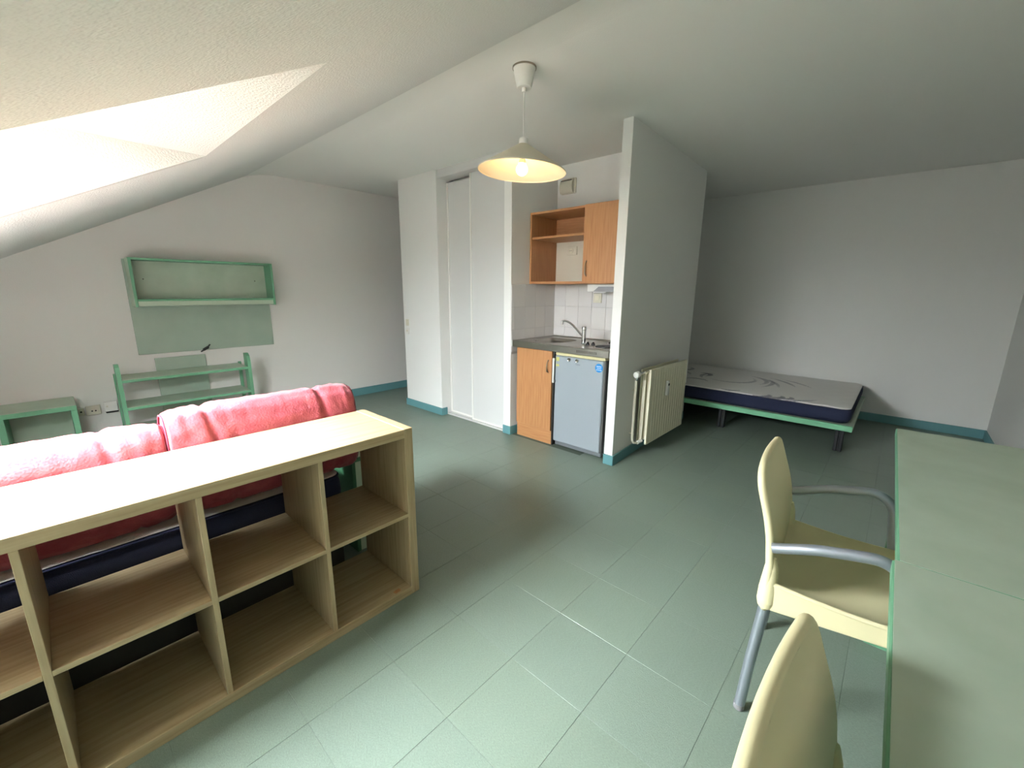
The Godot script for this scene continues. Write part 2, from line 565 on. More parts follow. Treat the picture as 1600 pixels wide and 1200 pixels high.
func make_room() -> void:
	# floor: a slab and 30.5 cm vinyl tiles with open joints
	var slab := struct("floor", bx(KNEE - 0.1, BED_WALL + 0.1, -0.15, -0.0015, SIDE - 0.1, GABLE + 0.1, 0.0), M.joint)
	var s := 0.3051
	var oa := 0.970
	var ob := 0.873
	var protos := []
	for k in 4:
		protos.append(bx(-s / 2 + 0.0003, s / 2 - 0.0003, -0.004, 0, -s / 2 + 0.0004, s / 2 - 0.0004, 0.0006).mesh(Vector3.ZERO))
	var spots := []
	for i in range(-8, 18):
		for j in range(-7, 16):
			var a := oa + (i + 0.5) * s
			var b := ob + (j + 0.5) * s
			if a - s / 2 > BED_WALL or a + s / 2 < KNEE or b + s / 2 < SIDE or b - s / 2 > GABLE:
				continue
			if a > 2.95 and b > 1.75 and b < 3.95 and a < 4.3:
				continue
			var dir := Vector2(a, b).normalized()
			var near := Vector2(a, b).length()
			var hidden := b > 1.5 and a < 0.9 and b < 3.0 or dir.dot(Vector2(0.74, 0.673)) < 0.5 or b < -0.2 and a < 2.5
			spots.append([near + (100.0 if hidden else 0.0), a, b, absi(i * 7 + j * 13 + i * j) % 4])
	spots.sort_custom(func(x, y): return x[0] < y[0])
	for k in mini(spots.size(), 290):
		var o := MeshInstance3D.new()
		o.name = "floor_tile" if k == 0 else "floor_tile_%03d" % k
		o.mesh = protos[spots[k][3]]
		o.material_override = M.vinyl[spots[k][3]]
		slab.add_child(o, true)
		o.position = P(spots[k][1], 0, spots[k][2]) - slab.position
	var mm := MultiMesh.new()
	mm.transform_format = MultiMesh.TRANSFORM_3D
	mm.mesh = protos[0]
	mm.instance_count = maxi(spots.size() - 290, 0)
	for k in range(290, spots.size()):
		mm.set_instance_transform(k - 290, Transform3D(Basis(), P(spots[k][1], 0, spots[k][2]) - slab.position))
	var rest := MultiMeshInstance3D.new()
	rest.name = "floor_tile_remainder"
	rest.multimesh = mm
	rest.material_override = M.vinyl[0]
	rest.set_meta("kind", "stuff")
	slab.add_child(rest, true)

	struct("wall_left", bx(KNEE - 0.1, BED_WALL + 0.1, -0.15, CEIL + 0.2, GABLE, GABLE + 0.12, 0), M.wall_grey)
	struct("wall_right", bx(KNEE - 0.1, BED_WALL + 0.1, -0.15, CEIL + 0.2, SIDE - 0.12, SIDE, 0), M.wall)
	struct("wall_back", bx(BED_WALL, BED_WALL + 0.12, -0.15, CEIL + 0.2, SIDE, GABLE, 0), M.wall)
	struct("wall_front", bx(KNEE - 0.12, KNEE, -0.15, roof(KNEE) + 0.14, SIDE, GABLE, 0), M.wall)
	struct("ceiling", bx(1.74, BED_WALL + 0.1, CEIL, CEIL + 0.14, SIDE - 0.1, GABLE + 0.1, 0), M.ceiling)
	# the purlin casing where slope and ceiling meet, softly curved
	var rows := []
	for k in 9:
		var f := k / 8.0
		var a := lerpf(1.530, 1.80, f)
		var y := 2.382 + (CEIL - 0.0005 - 2.382) * (1.0 - pow(1.0 - f, 1.7))
		rows.append([P(a, y, SIDE - 0.1), P(a, y, GABLE + 0.1)])
	var band := sh().grid(rows, Vector3.DOWN)
	var top := []
	for r in rows:
		top.append([r[0] + Vector3(0, 0.16, 0), r[1] + Vector3(0, 0.16, 0)])
	band.grid(top, Vector3.UP)
	band.box(P(1.45, 2.47, GABLE + 0.1), P(1.60, 2.62, SIDE - 0.1), 0.0)
	band.box(P(1.60, 2.47, GABLE + 0.1), P(1.85, 2.62, SIDE - 0.1), 0.0)
	struct("ceiling_band", band, M.ceiling)
	# roof slope with the hole of the roof window
	var sl := sh()
	slope_piece(sl, KNEE - 0.1, 1.54, SIDE - 0.1, WIN_1[0])
	slope_piece(sl, KNEE - 0.1, 1.54, WIN_1[1] + 0.001, GABLE + 0.1)
	for w in [WIN_1]:
		slope_piece(sl, KNEE - 0.1, w[2] - 0.001, w[0], w[1] + 0.001)
		slope_piece(sl, w[3] + 0.001, 1.54, w[0], w[1] + 0.001)
	struct("ceiling_slope", sl, M.plaster)
	make_roof_window("window_1", WIN_1)

	# closet, kitchen niche, bathroom: one block of walls
	struct("wall_closet", bx(2.735, 4.44, 0, CEIL + 0.05, 3.50, 4.143, 0), M.wall)
	struct("wall_closet_inside", bx(2.96, 3.42, 0, CEIL + 0.05, 2.64, 3.50, 0), M.wall)
	struct("wall_pier", bx(2.785, 3.42, 0, CEIL + 0.05, 2.555, 2.64, 0), M.wall)
	struct("wall_kitchen", bx(3.42, 4.44, 0, CEIL + 0.05, 1.57, 3.50, 0), M.wall)
	struct("wall_alcove", bx(4.44, BED_WALL, 0, CEIL + 0.05, 2.35, 4.143, 0), M.wall)
	struct("wall_partition", sh().prism([Vector2(2.80, -1.493), Vector2(2.80, -1.566), Vector2(3.42, -1.566), Vector2(4.44, -1.62), Vector2(4.44, -1.575)], Vector3.RIGHT, Vector3.BACK, Vector3.ZERO, Vector3(0, CEIL + 0.05, 0)), M.wall)
	struct("trim_1", bx(2.75, 2.90, 2.365, CEIL + 0.01, 2.64, 3.50, 0.003), M.white_door)
	struct("trim_2", bx(2.80, 2.90, 0, 0.014, 2.64, 3.50, 0.002), M.white_door)
	obj("rail_groove", bx(2.822, 2.826, 0.0135, 0.0146, 2.645, 3.495, 0.0), M.print_grey, get_node("trim_2"))
	# sliding closet doors
	var dl := [[3.105, 3.498, 2.866, 2.34, "door_1"], [2.642, 3.12, 2.826, 2.366, "door_2"]]
	for d in dl:
		var dr := struct(d[4], bx(d[2], d[2] + 0.012, 0.018, d[3], d[0] + 0.012, d[1] - 0.012, 0.001), M.white_door)
		for e in [[d[0], d[0] + 0.018], [d[1] - 0.018, d[1]]]:
			obj("edge_profile", bx(d[2] - 0.008, d[2] + 0.018, 0.016, d[3], e[0], e[1], 0.003), M.white, dr)
		obj("bottom_profile", bx(d[2] - 0.004, d[2] + 0.016, 0.014, 0.034, d[0] + 0.018, d[1] - 0.018, 0.003), M.white, dr)
	# teal baseboards
	var bh := 0.078
	struct("baseboard_left", bx(KNEE, BED_WALL, 0, 0.095, GABLE - 0.012, GABLE, 0.002), M.teal)
	struct("baseboard_back", bx(BED_WALL - 0.012, BED_WALL, 0, 0.085, SIDE, 2.35, 0.002), M.teal)
	struct("baseboard_right", bx(KNEE, BED_WALL - 0.012, 0, 0.085, SIDE, SIDE + 0.012, 0.002), M.teal)
	struct("baseboard_closet", bx(2.723, 2.735, 0, bh, 3.488, 4.155, 0.002), M.teal)
	struct("baseboard_closet_return", bx(2.735, 2.80, 0, bh, 3.488, 3.50, 0.002), M.teal)
	struct("baseboard_corridor", bx(2.735, BED_WALL - 0.012, 0, bh, 4.143, 4.155, 0.002), M.teal)
	struct("baseboard_pier", bx(2.773, 2.785, 0, bh, 2.543, 2.64, 0.002), M.teal)
	struct("baseboard_pier_return", bx(2.785, 3.42, 0, bh, 2.543, 2.555, 0.002), M.teal)
	struct("baseboard_partition", bx(2.788, 2.80, 0, bh, 1.481, 1.566, 0.002), M.teal)
	struct("baseboard_partition_side", sh().prism([Vector2(2.80, -1.481), Vector2(2.80, -1.493), Vector2(4.44, -1.575), Vector2(4.44, -1.563)], Vector3.RIGHT, Vector3.BACK, Vector3.ZERO, Vector3(0, bh, 0)), M.teal)
	# kitchen wall tiles, 15 x 20 cm, proud of their grout
	var kb := get_node("wall_kitchen") as MeshInstance3D
	obj("grout_bed", bx(3.417, 3.42, 0.87, 1.376, 1.57, 2.555, 0), M.grout, kb)
	var ys := [0.78, 0.978, 1.177, 1.375]
	for r in 3:
		for k in 7:
			var b1 := 2.553 - 0.1475 * k + (0.012 if k > 0 else 0.0)
			var b0 := maxf(2.553 - 0.1475 * (k + 1) + 0.012, 1.572)
			if b1 - b0 < 0.02:
				continue
			obj("wall_tile", bx(3.412, 3.418, ys[r] + 0.0008, ys[r + 1] - 0.0008, b0 + 0.0008, b1 - 0.0008, 0.001), M.wall_tile[(r * 2 + k) % 3], kb)
	var kp := get_node("wall_pier") as MeshInstance3D
	obj("grout_bed", bx(2.79, 3.412, 0.76, 1.376, 2.552, 2.555, 0), M.grout, kp)
	for r in 3:
		for k in 5:
			var a1 := 3.411 - 0.1475 * k
			var a0 := maxf(a1 - 0.1475, 2.787)
			obj("wall_tile", bx(a0 + 0.0008, a1 - 0.0008, ys[r] + 0.0008, ys[r + 1] - 0.0008, 2.548, 2.553, 0.001), M.wall_tile[(r + k) % 3], kp)


# ---------------------------------------------------------------- the bookcase, the sofa bed behind it
func make_bookcase() -> void:
	var a1 := 0.955
	var a0 := a1 - 1.47
	var b0 := 1.425
	var b1 := b0 + 0.39
	var t := thing("bookcase", "pale birch cube bookcase with eight open compartments behind the red cushions' bed", "bookcase", P((a0 + a1) / 2, 0, (b0 + b1) / 2))
	label(t, "pale birch open cube bookcase standing in front of the red cushions")
	var th := 0.038
	obj("top_panel", bx(a0 + th, a1 - th - 0.001, 0.77 - th, 0.7695, b0, b1, 0.0015), M.birch_a, t)
	obj("bottom_panel", bx(a0 + th, a1 - th, 0.0, th, b0, b1, 0.0015), M.birch_a, t)
	obj("side_panel", bx(a1 - th, a1, 0, 0.77, b0, b1, 0.0015), M.birch_y, t)
	obj("side_panel", bx(a0, a0 + th, 0, 0.77, b0, b1, 0.0015), M.birch_y, t)
	obj("edge_strip", bx(a1 - th - 0.0035, a1 - th + 0.0005, 0.7685, 0.7705, b0 + 0.004, b1 - 0.002, 0.0003), M.birch_pale, t)
	var w := (1.47 - 2 * th - 3 * 0.016) / 4
	for k in 3:
		var x := a1 - th - w * (k + 1) - 0.016 * k
		obj("divider", bx(x - 0.016, x, th, 0.77 - th, b0 + 0.001, b1, 0.001), M.birch_y, t)
	for k in 4:
		var x1 := a1 - th - (w + 0.016) * k
		obj("shelf", bx(x1 - w, x1, 0.385 - 0.008, 0.385 + 0.008, b0 + 0.001, b1, 0.001), M.birch_a, t)
	# torn paper label at the bottom right corner
	var rr := Basis(Vector3.UP, 0.12)
	label(obj("paper_label", sh().box(P(a1 - 0.115, th + 0.0002, b0 + 0.03), P(a1 - 0.085, th + 0.001, b0 + 0.012), 0.0, rr, P(a1 - 0.1, th, b0 + 0.02)), M.beech_b, t), "small torn brown paper scrap")

func rounded(c: Vector2, hx: float, hz: float, r: float, seg := 6) -> Array:
	var o := []
	for q in 4:
		var cx := (hx - r) * (1 if q == 0 or q == 3 else -1)
		var cz := (hz - r) * (1 if q < 2 else -1)
		for k in seg + 1:
			var w := PI / 2 * (q + float(k) / seg)
			o.append(c + Vector2(cx + cos(w) * r, cz + sin(w) * r))
	return o

# mattress: navy border with rounded corners, pale knitted top, x0..x1 by z0..z1
func mattress(t: Node3D, x0: float, x1: float, z0: float, z1: float, y0: float, y1: float, topmat: Material, r := 0.075) -> void:
	var c := Vector2((x0 + x1) / 2, (z0 + z1) / 2)
	var hx := (x1 - x0) / 2
	var hz := (z1 - z0) / 2
	var h := y1 - y0
	var rows := []
	for q in [[-0.05, 0.0], [-0.012, 0.006], [0.0, 0.03], [0.004, h * 0.3], [0.006, h * 0.5], [0.004, h * 0.72], [0.0, h - 0.03], [-0.004, h - 0.018]]:
		var ring := []
		for p in rounded(c, hx + q[0], hz + q[0], r):
			ring.append(Vector3(p.x, y0 + q[1], p.y))
		rows.append(ring)
	var side := sh().grid(rows, Vector3.ZERO, true, false, Vector3(c.x, y0 + h / 2, c.y))
	side.fan(rows[0], Vector3.DOWN)
	obj("border", side, M.navy, t)
	# piping
	var pip := []
	var ring2 := rounded(c, hx - 0.002, hz - 0.002, r)
	for p in ring2:
		pip.append(Vector3(p.x, y1 - 0.017, p.y))
	pip.append(pip[0])
	obj("piping", sh().tube(pip, 0.005, 6, false), M.navy, t)
	# top cover: a grid over the rounded outline, crowned, with uv
	var tr := []
	var nu := 48
	var nv := 24
	for i in nv + 1:
		var line := []
		for j in nu + 1:
			var u := 2.0 * j / nu - 1.0
			var v := 2.0 * i / nv - 1.0
			u = signf(u) * (1.0 - pow(1.0 - absf(u), 1.5))
			v = signf(v) * (1.0 - pow(1.0 - absf(v), 1.5))
			var x := u * (hx - 0.004)
			var z := v * (hz - 0.004)
			# pull the corners in
			var ex := maxf(absf(x) - (hx - r), 0.0)
			var ez := maxf(absf(z) - (hz - r), 0.0)
			var l := Vector2(ex, ez).length()
			var m := maxf(ex, ez)
			if l > 1e-5 and ex > 0.0 and ez > 0.0:
				x = signf(x) * (hx - r + ex * m / l)
				z = signf(z) * (hz - r + ez * m / l)
			var d := minf(hx - absf(x), hz - absf(z))
			if ex > 0.0 and ez > 0.0:
				d = r - m
			var y := y1 - 0.018 + 0.02 * sqrt(clampf(1.0 - pow(1.0 - clampf(d / 0.03, 0, 1), 2), 0, 1)) + 0.0015 * sin(x * 31.0) * sin(z * 29.0)
			line.append(Vector3(c.x + x, y, c.y + z))
		tr.append(line)
	var cover := sh().grid(tr, Vector3.UP)
	for n in cover.v.size():
		cover.t[n] = Vector2((cover.v[n].x - x0) / (x1 - x0), (cover.v[n].z - z0) / (z1 - z0))
	obj("top_cover", cover, topmat, t)

func swirl_print() -> StandardMaterial3D:
	# grey brush-like arcs printed on the pale knit: [b, a] of each arc's centre, radius, from, to, stroke
	var k := 440.0
	var w := int(1.38 * k)
	var h := int(1.97 * k)
	var im := Image.create(w, h, false, Image.FORMAT_RGB8)
	im.fill(c8(238, 235, 231))
	var ink := c8(120, 118, 126)
	var arcs := [
		[1.30, 5.05, 0.24, 2.4, 5.4, 0.020], [1.28, 5.02, 0.31, -0.6, 0.7, 0.018], [1.26, 5.04, 0.31, 1.9, 3.6, 0.020], [1.62, 5.05, 0.10, 1.2, 4.0, 0.022],
		[1.35, 5.0, 0.46, 2.5, 3.6, 0.018], [1.40, 4.80, 0.60, 2.2, 3.0, 0.016], [1.35, 4.75, 0.72, 2.1, 2.75, 0.016], [1.20, 4.7, 0.75, 2.0, 2.6, 0.014],
		[0.80, 4.75, 0.42, 3.7, 4.5, 0.016], [0.86, 4.42, 0.07, 2.4, 5.6, 0.022], [0.76, 4.44, 0.07, 2.4, 5.4, 0.022], [0.68, 4.45, 0.06, 2.2, 5.2, 0.018],
		[1.55, 4.62, 0.14, 0.4, 2.6, 0.016], [1.15, 4.50, 0.10, 3.4, 5.4, 0.016], [1.9, 4.9, 0.2, 0.0, 3.0, 0.02], [1.95, 5.3, 0.14, 2.0, 5.0, 0.02],
	]
	var rng := RandomNumberGenerator.new()
	rng.seed = 4
	for q in arcs:
		var steps := 160
		for n in steps:
			var f := float(n) / steps
			var an: float = lerpf(q[3], q[4], f)
			var rad := int(q[5] * (0.3 + 0.7 * sin(PI * f)) * k * 1.45)
			var py: float = (2.155 - (q[0] + q[2] * cos(an))) * k
			var px: float = (q[1] + q[2] * sin(an) - 4.364) * k
			for dy in range(-rad, rad + 1):
				for dx in range(-rad, rad + 1):
					var x := int(px) + dx
					var y := int(py) + dy
					if x < 0 or y < 0 or x >= w or y >= h or dx * dx + dy * dy > rad * rad:
						continue
					if rng.randf() < 0.08:
						im.set_pixel(x, y, im.get_pixel(x, y).lerp(ink, 0.5))
	var m := mat(Color.WHITE, 0.85)
	m.albedo_texture = ImageTexture.create_from_image(im)
	return m

func make_beds() -> void:
	# bed in the alcove
	var t := thing("bed_frame", "green laminate bed base on black legs against the far wall", "bed", P(5.04, 0, 1.16))
	obj("rail", bx(4.33, 4.352, 0.203, 0.25, 0.16, 2.18, 0.002), M.bed_edge, t)
	obj("rail", bx(5.725, 5.745, 0.203, 0.25, 0.16, 2.18, 0.002), M.bed_edge, t)
	obj("end_panel", bx(4.352, 5.725, 0.203, 0.25, 0.16, 0.182, 0.002), M.green_pale, t)
	obj("end_panel", bx(4.352, 5.725, 0.203, 0.25, 2.158, 2.18, 0.002), M.green_pale, t)
	obj("base_board", bx(4.352, 5.725, 0.228, 0.2495, 0.182, 2.158, 0.001), M.green, t)
	for p in [[4.43, 0.24], [4.43, 1.18], [4.43, 2.08], [5.63, 0.24], [5.63, 2.08]]:
		var lg := bx(p[0] - 0.03, p[0] + 0.03, 0, 0.205, p[1] - 0.03, p[1] - 0.006, 0.003)
		lg.box(P(p[0] - 0.03, 0, p[1] + 0.03), P(p[0] + 0.03, 0.205, p[1] + 0.006), 0.003)
		lg.box(P(p[0] - 0.015, 0, p[1] + 0.006), P(p[0] + 0.015, 0.205, p[1] - 0.006), 0.001)
		obj("leg", lg, M.leg_black, t)
	var m := thing("mattress", "white topped navy sided mattress with grey swirls on the alcove bed", "mattress", P(5.04, 0.2505, 1.16))
	mattress(m, 4.36, 5.74, -2.16, -0.19, 0.2505, 0.387, swirl_print())
	# sofa bed behind the bookcase
	var f := thing("bed_frame", "low bed base behind the birch bookcase, seen through its compartments", "bed", P(-0.1, 0, 2.36))
	obj("rail", bx(-1.04, 0.82, 0.27, 0.31, 1.83, 1.85, 0.002), M.green_edge, f)
	obj("rail", bx(-1.04, 0.82, 0.27, 0.31, 2.71, 2.73, 0.002), M.green_edge, f)
	obj("base_board", bx(-1.04, 0.82, 0.275, 0.31, 1.85, 2.71, 0.001), M.green, f)
	label(obj("front_panel", bx(-1.03, 0.81, 0.02, 0.27, 1.835, 1.85, 0.002), M.dark, f), "dark panel below the mattress")
	for p in [[-0.95, 1.9], [0.74, 1.9], [-0.95, 2.65], [0.74, 2.65]]:
		obj("leg", bx(p[0] - 0.03, p[0] + 0.03, 0, 0.275, p[1] - 0.03, p[1] + 0.03, 0.008), M.leg_black, f)
	var m2 := thing("mattress", "navy sided mattress under the red cushions behind the bookcase", "mattress", P(-0.1, 0.311, 2.28))
	mattress(m2, -1.04, 0.83, -2.73, -1.828, 0.311, 0.485, M.ticking, 0.06)
	# two long cushions standing on that mattress, leaning on the bookcase
	for q in [[0.575, 0.355, 3, "right red damask back cushion, rising above the bookcase's end"], [-0.135, 0.362, 8, "left red damask back cushion, its end tucked behind the other cushion"]]:
		cushion(q[0], q[1], q[2], q[3])
	# bedside box at the end of that bed
	var n := thing("bedside_box", "small green box table glimpsed through the bookcase's right compartments", "side table", P(1.08, 0, 2.08))
	obj("top", bx(0.905, 1.245, 0.488, 0.51, 1.885, 2.26, 0.002), M.green_dark, n)
	obj("top_sheet", bx(0.908, 1.242, 0.5098, 0.512, 1.888, 2.257, 0.0005), M.green_pale, n)
	obj("side_panel", bx(0.905, 0.925, 0, 0.488, 1.885, 2.26, 0.002), M.green_dark, n)
	obj("side_panel", bx(1.225, 1.245, 0, 0.488, 1.885, 2.26, 0.002), M.green_dark, n)
	obj("back_panel", bx(0.925, 1.225, 0, 0.488, 1.89, 1.905, 0.001), M.green_pale, n)

func cushion(ac: float, half: float, sd: int, text: String) -> void:
	var bc := 1.918 if sd == 3 else 1.925
	var y0 := 0.486
	var hh := 0.208 if sd == 3 else 0.188
	var t := thing("cushion", text, "cushion", P(ac, y0, bc), "red damask cushions on the bed behind the bookcase")
	var f := noise(5.0, FastNoiseLite.TYPE_SIMPLEX_SMOOTH, 3, sd)
	var g := noise(2.2, FastNoiseLite.TYPE_SIMPLEX_SMOOTH, 3, sd + 50)
	var nu := 84
	var nv := 64
	var rows := []
	for i in nu + 1:
		var u := 2.0 * i / nu - 1.0
		var line := []
		# plump section; the ends are gathered, nearly square
		var e := pow(clampf(1.0 - pow(absf(u), 9.0), 0.0, 1.0), 0.5)
		for j in nv:
			var w := TAU * j / nv
			var cy := cos(w)
			var cz := sin(w)
			var sy := signf(cy) * pow(absf(cy), 0.62)
			var sz := signf(cz) * pow(absf(cz), 0.75)
			var k := 0.86 + 0.14 * e
			if absf(u) > 0.999:
				k = 0.0
			var y := sy * hh * k
			var z := sz * (0.075 + 0.02 * e) * (1.0 if k > 0.0 else 0.0)
			var a := ac + u * half * (1.0 - 0.02 * (1.0 - absf(sy)) * 0.0)
			# creases run round the cushion, stronger near its ends and slanting
			var end := 0.4 + 0.9 * absf(u)
			var cr := f.get_noise_2d((a + sy * 0.05 + sz * 0.03) * 3.2, sy * 0.45 + sz * 0.3) * 0.006 * end + g.get_noise_3d(a, sy, sz) * 0.008
			var deep := exp(-pow((u + 0.55 + 0.10 * sy) / 0.03, 2.0)) * -0.010 + exp(-pow((u - 0.62 + 0.08 * sy) / 0.035, 2.0)) * -0.010
			var nrm := Vector3(0, sy, sz).normalized()
			var p := Vector3(a, y0 + hh - 0.008 + y, -bc + z) + nrm * ((cr + deep) if k > 0.0 else 0.0)
			p.y = maxf(p.y, y0 + 0.002)
			# leaning back a little towards the bookcase
			p.z += (p.y - y0) * 0.02
			line.append(p)
		rows.append(line)
	var s := sh().grid(rows, Vector3.ZERO, true, false, P(ac, y0 + hh, bc))
	obj("cover", s, M.red, t)
	for sx in [-1.0, 1.0]:
		var seam := []
		for j in 25:
			var w := TAU * j / 24
			seam.append(Vector3(ac + sx * half * 0.985, y0 + hh - 0.008 + signf(cos(w)) * pow(absf(cos(w)), 0.62) * hh * 0.9, -bc + signf(sin(w)) * pow(absf(sin(w)), 0.75) * 0.08))
		obj("seam", sh().tube(seam, 0.0035, 6, false), M.red_dark, t)


# ---------------------------------------------------------------- along the gable wall
func make_gable() -> void:
	var w := thing("wall_panel", "flat grey green board fixed to the left wall under the box shelf", "panel", P(1.065, 0.73, 4.93))
	obj("board", bx(0.512, 1.617, 0.735, 1.555, 4.926, 4.94, 0.001), M.green_board, w)
	var t := thing("wall_shelf", "long shallow green box shelf hung on the left wall's green board", "shelf", P(1.07, 1.16, 4.83))
	obj("top_panel", bx(0.53, 1.617, 1.542, 1.56, 4.735, 4.925, 0.0015), M.green_edge, t)
	obj("bottom_panel", bx(0.55, 1.597, 1.205, 1.222, 4.74, 4.925, 0.0015), M.green_edge, t)
	label(obj("front_lip", bx(0.55, 1.597, 1.165, 1.205, 4.742, 4.76, 0.0015), M.green_pale, t), "pale green lip below the shelf")
	for e in [[0.53, 0.55], [1.597, 1.617]]:
		obj("side_panel", bx(e[0], e[1], 1.158, 1.542, 4.735, 4.925, 0.0015), M.green_edge, t)
		obj("side_face", bx(e[0] - 0.0012 if e[0] < 1 else e[0] + 0.001, e[0] + 0.0005 if e[0] < 1 else e[1] + 0.0012, 1.16, 1.558, 4.74, 4.924, 0.0003), M.green_pale if e[0] < 1 else M.green, t)
	obj("back_panel", bx(0.55, 1.597, 1.222, 1.542, 4.912, 4.925, 0.001), M.green, t)
	for a in [0.63, 1.5]:
		obj("screw", sh().lathe([Vector2(0.005, 0), Vector2(0.004, 0.003), Vector2(0, 0.003)], P(a, 1.39, 4.912), 10, Basis(Vector3.RIGHT, PI / 2)), M.dark, t)
	# low unit
	var u := thing("low_shelf_unit", "low green three-shelf unit with two plank uprights by the left wall", "shelf", P(0.82, 0, 4.8))
	for a in [0.314, 1.243]:
		obj("upright", sh().prism([Vector2(0, 0), Vector2(0.10, 0), Vector2(0.10, 0.71), Vector2(0.05, 0.713), Vector2(0.015, 0.69), Vector2(0, 0.64)], Vector3(0, 0, -1), Vector3.UP, P(a, 0, 4.552), Vector3(0.028, 0, 0)), M.green_edge, u)
		obj("rear_post", bx(a + 0.002, a + 0.026, 0, 0.6, 4.84, 4.872, 0.002), M.green_edge, u)
	for y in [0.563, 0.333, 0.120]:
		obj("shelf", bx(0.342, 1.243, y - 0.001, y + 0.0215, 4.56, 4.872, 0.002), M.green_edge, u)
		obj("shelf_top", bx(0.343, 1.242, y + 0.0213, y + 0.0235, 4.563, 4.871, 0.0005), M.green, u)
	# leaning board
	var tl := Basis(Vector3.RIGHT, -0.035)
	var b := thing("loose_board", "narrow upright green board leaning on the wall behind the low shelf unit", "board", P(0.8, 0, 4.89))
	obj("board", sh().box(P(0.613, 0.002, 4.908), P(0.992, 0.695, 4.893), 0.001, tl, P(0.8, 0, 4.89)), M.green_board, b)
	# open cabinet at the far left
	var c := thing("open_cabinet", "small green open box cabinet at the left wall's far left", "cabinet", P(-0.14, 0, 4.76))
	obj("top", bx(-0.34, 0.06, 0.407, 0.4415, 4.53, 4.925, 0.002), M.green_edge, c)
	obj("top_sheet", bx(-0.338, 0.058, 0.4413, 0.4435, 4.533, 4.923, 0.0005), M.green, c)
	for e in [[-0.34, -0.305], [0.025, 0.06]]:
		obj("side_panel", bx(e[0], e[1], 0, 0.407, 4.53, 4.925, 0.002), M.green_edge, c)
	obj("back_panel", bx(-0.305, 0.025, 0, 0.405, 4.905, 4.92, 0.001), M.green, c)
	obj("bottom_panel", bx(-0.305, 0.025, 0.03, 0.05, 4.54, 4.905, 0.001), M.green, c)
	# sockets
	var s1 := thing("wall_socket", "double cream wall socket between the open cabinet and the low shelf", "socket", P(0.158, 0.3, 4.94))
	obj("plate", bx(0.113, 0.205, 0.262, 0.342, 4.925, 4.94, 0.004), M.ivory, s1)
	for a in [0.15, 0.172]:
		obj("hole", sh().lathe([Vector2(0.0, 0.001), Vector2(0.006, 0.001), Vector2(0.006, 0)], P(a, 0.297, 4.925), 12, Basis(Vector3.RIGHT, PI / 2) * Basis(Vector3.FORWARD, 0)), M.dark, s1)
	var s2 := thing("aerial_socket", "white square aerial socket hanging loose beside the low shelf's left upright", "socket", P(0.27, 0.3, 4.94))
	obj("back_box", bx(0.232, 0.312, 0.262, 0.335, 4.915, 4.94, 0.003), M.dark, s2)
	obj("cover", sh().box(P(0.226, 0.278, 4.912), P(0.310, 0.362, 4.90), 0.004, Basis(Vector3.RIGHT, -0.10), P(0.27, 0.32, 4.905)), M.white, s2)
	obj("button", bx(0.238, 0.25, 0.318, 0.33, 4.895, 4.901, 0.002), M.ivory, s2)
	var s3 := thing("telephone_socket", "small cream wall socket half hidden by the green open cabinet", "socket", P(0.083, 0.3, 4.94))
	obj("plate", bx(0.064, 0.104, 0.268, 0.33, 4.928, 4.94, 0.003), M.ivory, s3)
	obj("hole", bx(0.078, 0.09, 0.295, 0.307, 4.926, 4.929, 0.001), M.dark, s3)
	# the end of a black cable
	var k := thing("cable_end", "short black cable end poking out above the leaning green board", "cable", P(1.02, 0.74, 4.915))
	obj("cable", sh().tube([P(0.965, 0.72, 4.922), P(0.99, 0.735, 4.918), P(1.02, 0.757, 4.915), P(1.045, 0.785, 4.918)], 0.006, 8), M.black, k)
	obj("plug", sh().tube([P(0.985, 0.737, 4.915), P(1.028, 0.762, 4.912)], 0.012, 10), M.black, k)


# ---------------------------------------------------------------- kitchen
func bow_handle(called: String, base: Vector3, length: float, mat_: Material, parent: Node3D) -> void:
	var pts := []
	for k in 13:
		var f := k / 12.0
		pts.append(base + Vector3(-0.004 - 0.02 * sin(PI * f), (f - 0.5) * length, 0))
	var s := sh().tube(pts, 0.0035, 8)
	for e in [pts[0], pts[12]]:
		s.box(e - Vector3(0.002, 0.006, 0.005), e + Vector3(0.006, 0.006, 0.005), 0.002)
	var blade := []
	for k in 9:
		var f := k / 8.0
		blade.append(base + Vector3(-0.016 - 0.004 * sin(PI * f), (f * 0.6 - 0.45) * length, 0))
	s.tube(blade, 0.006, 8, true, 0.003)
	obj(called, s, mat_, parent)

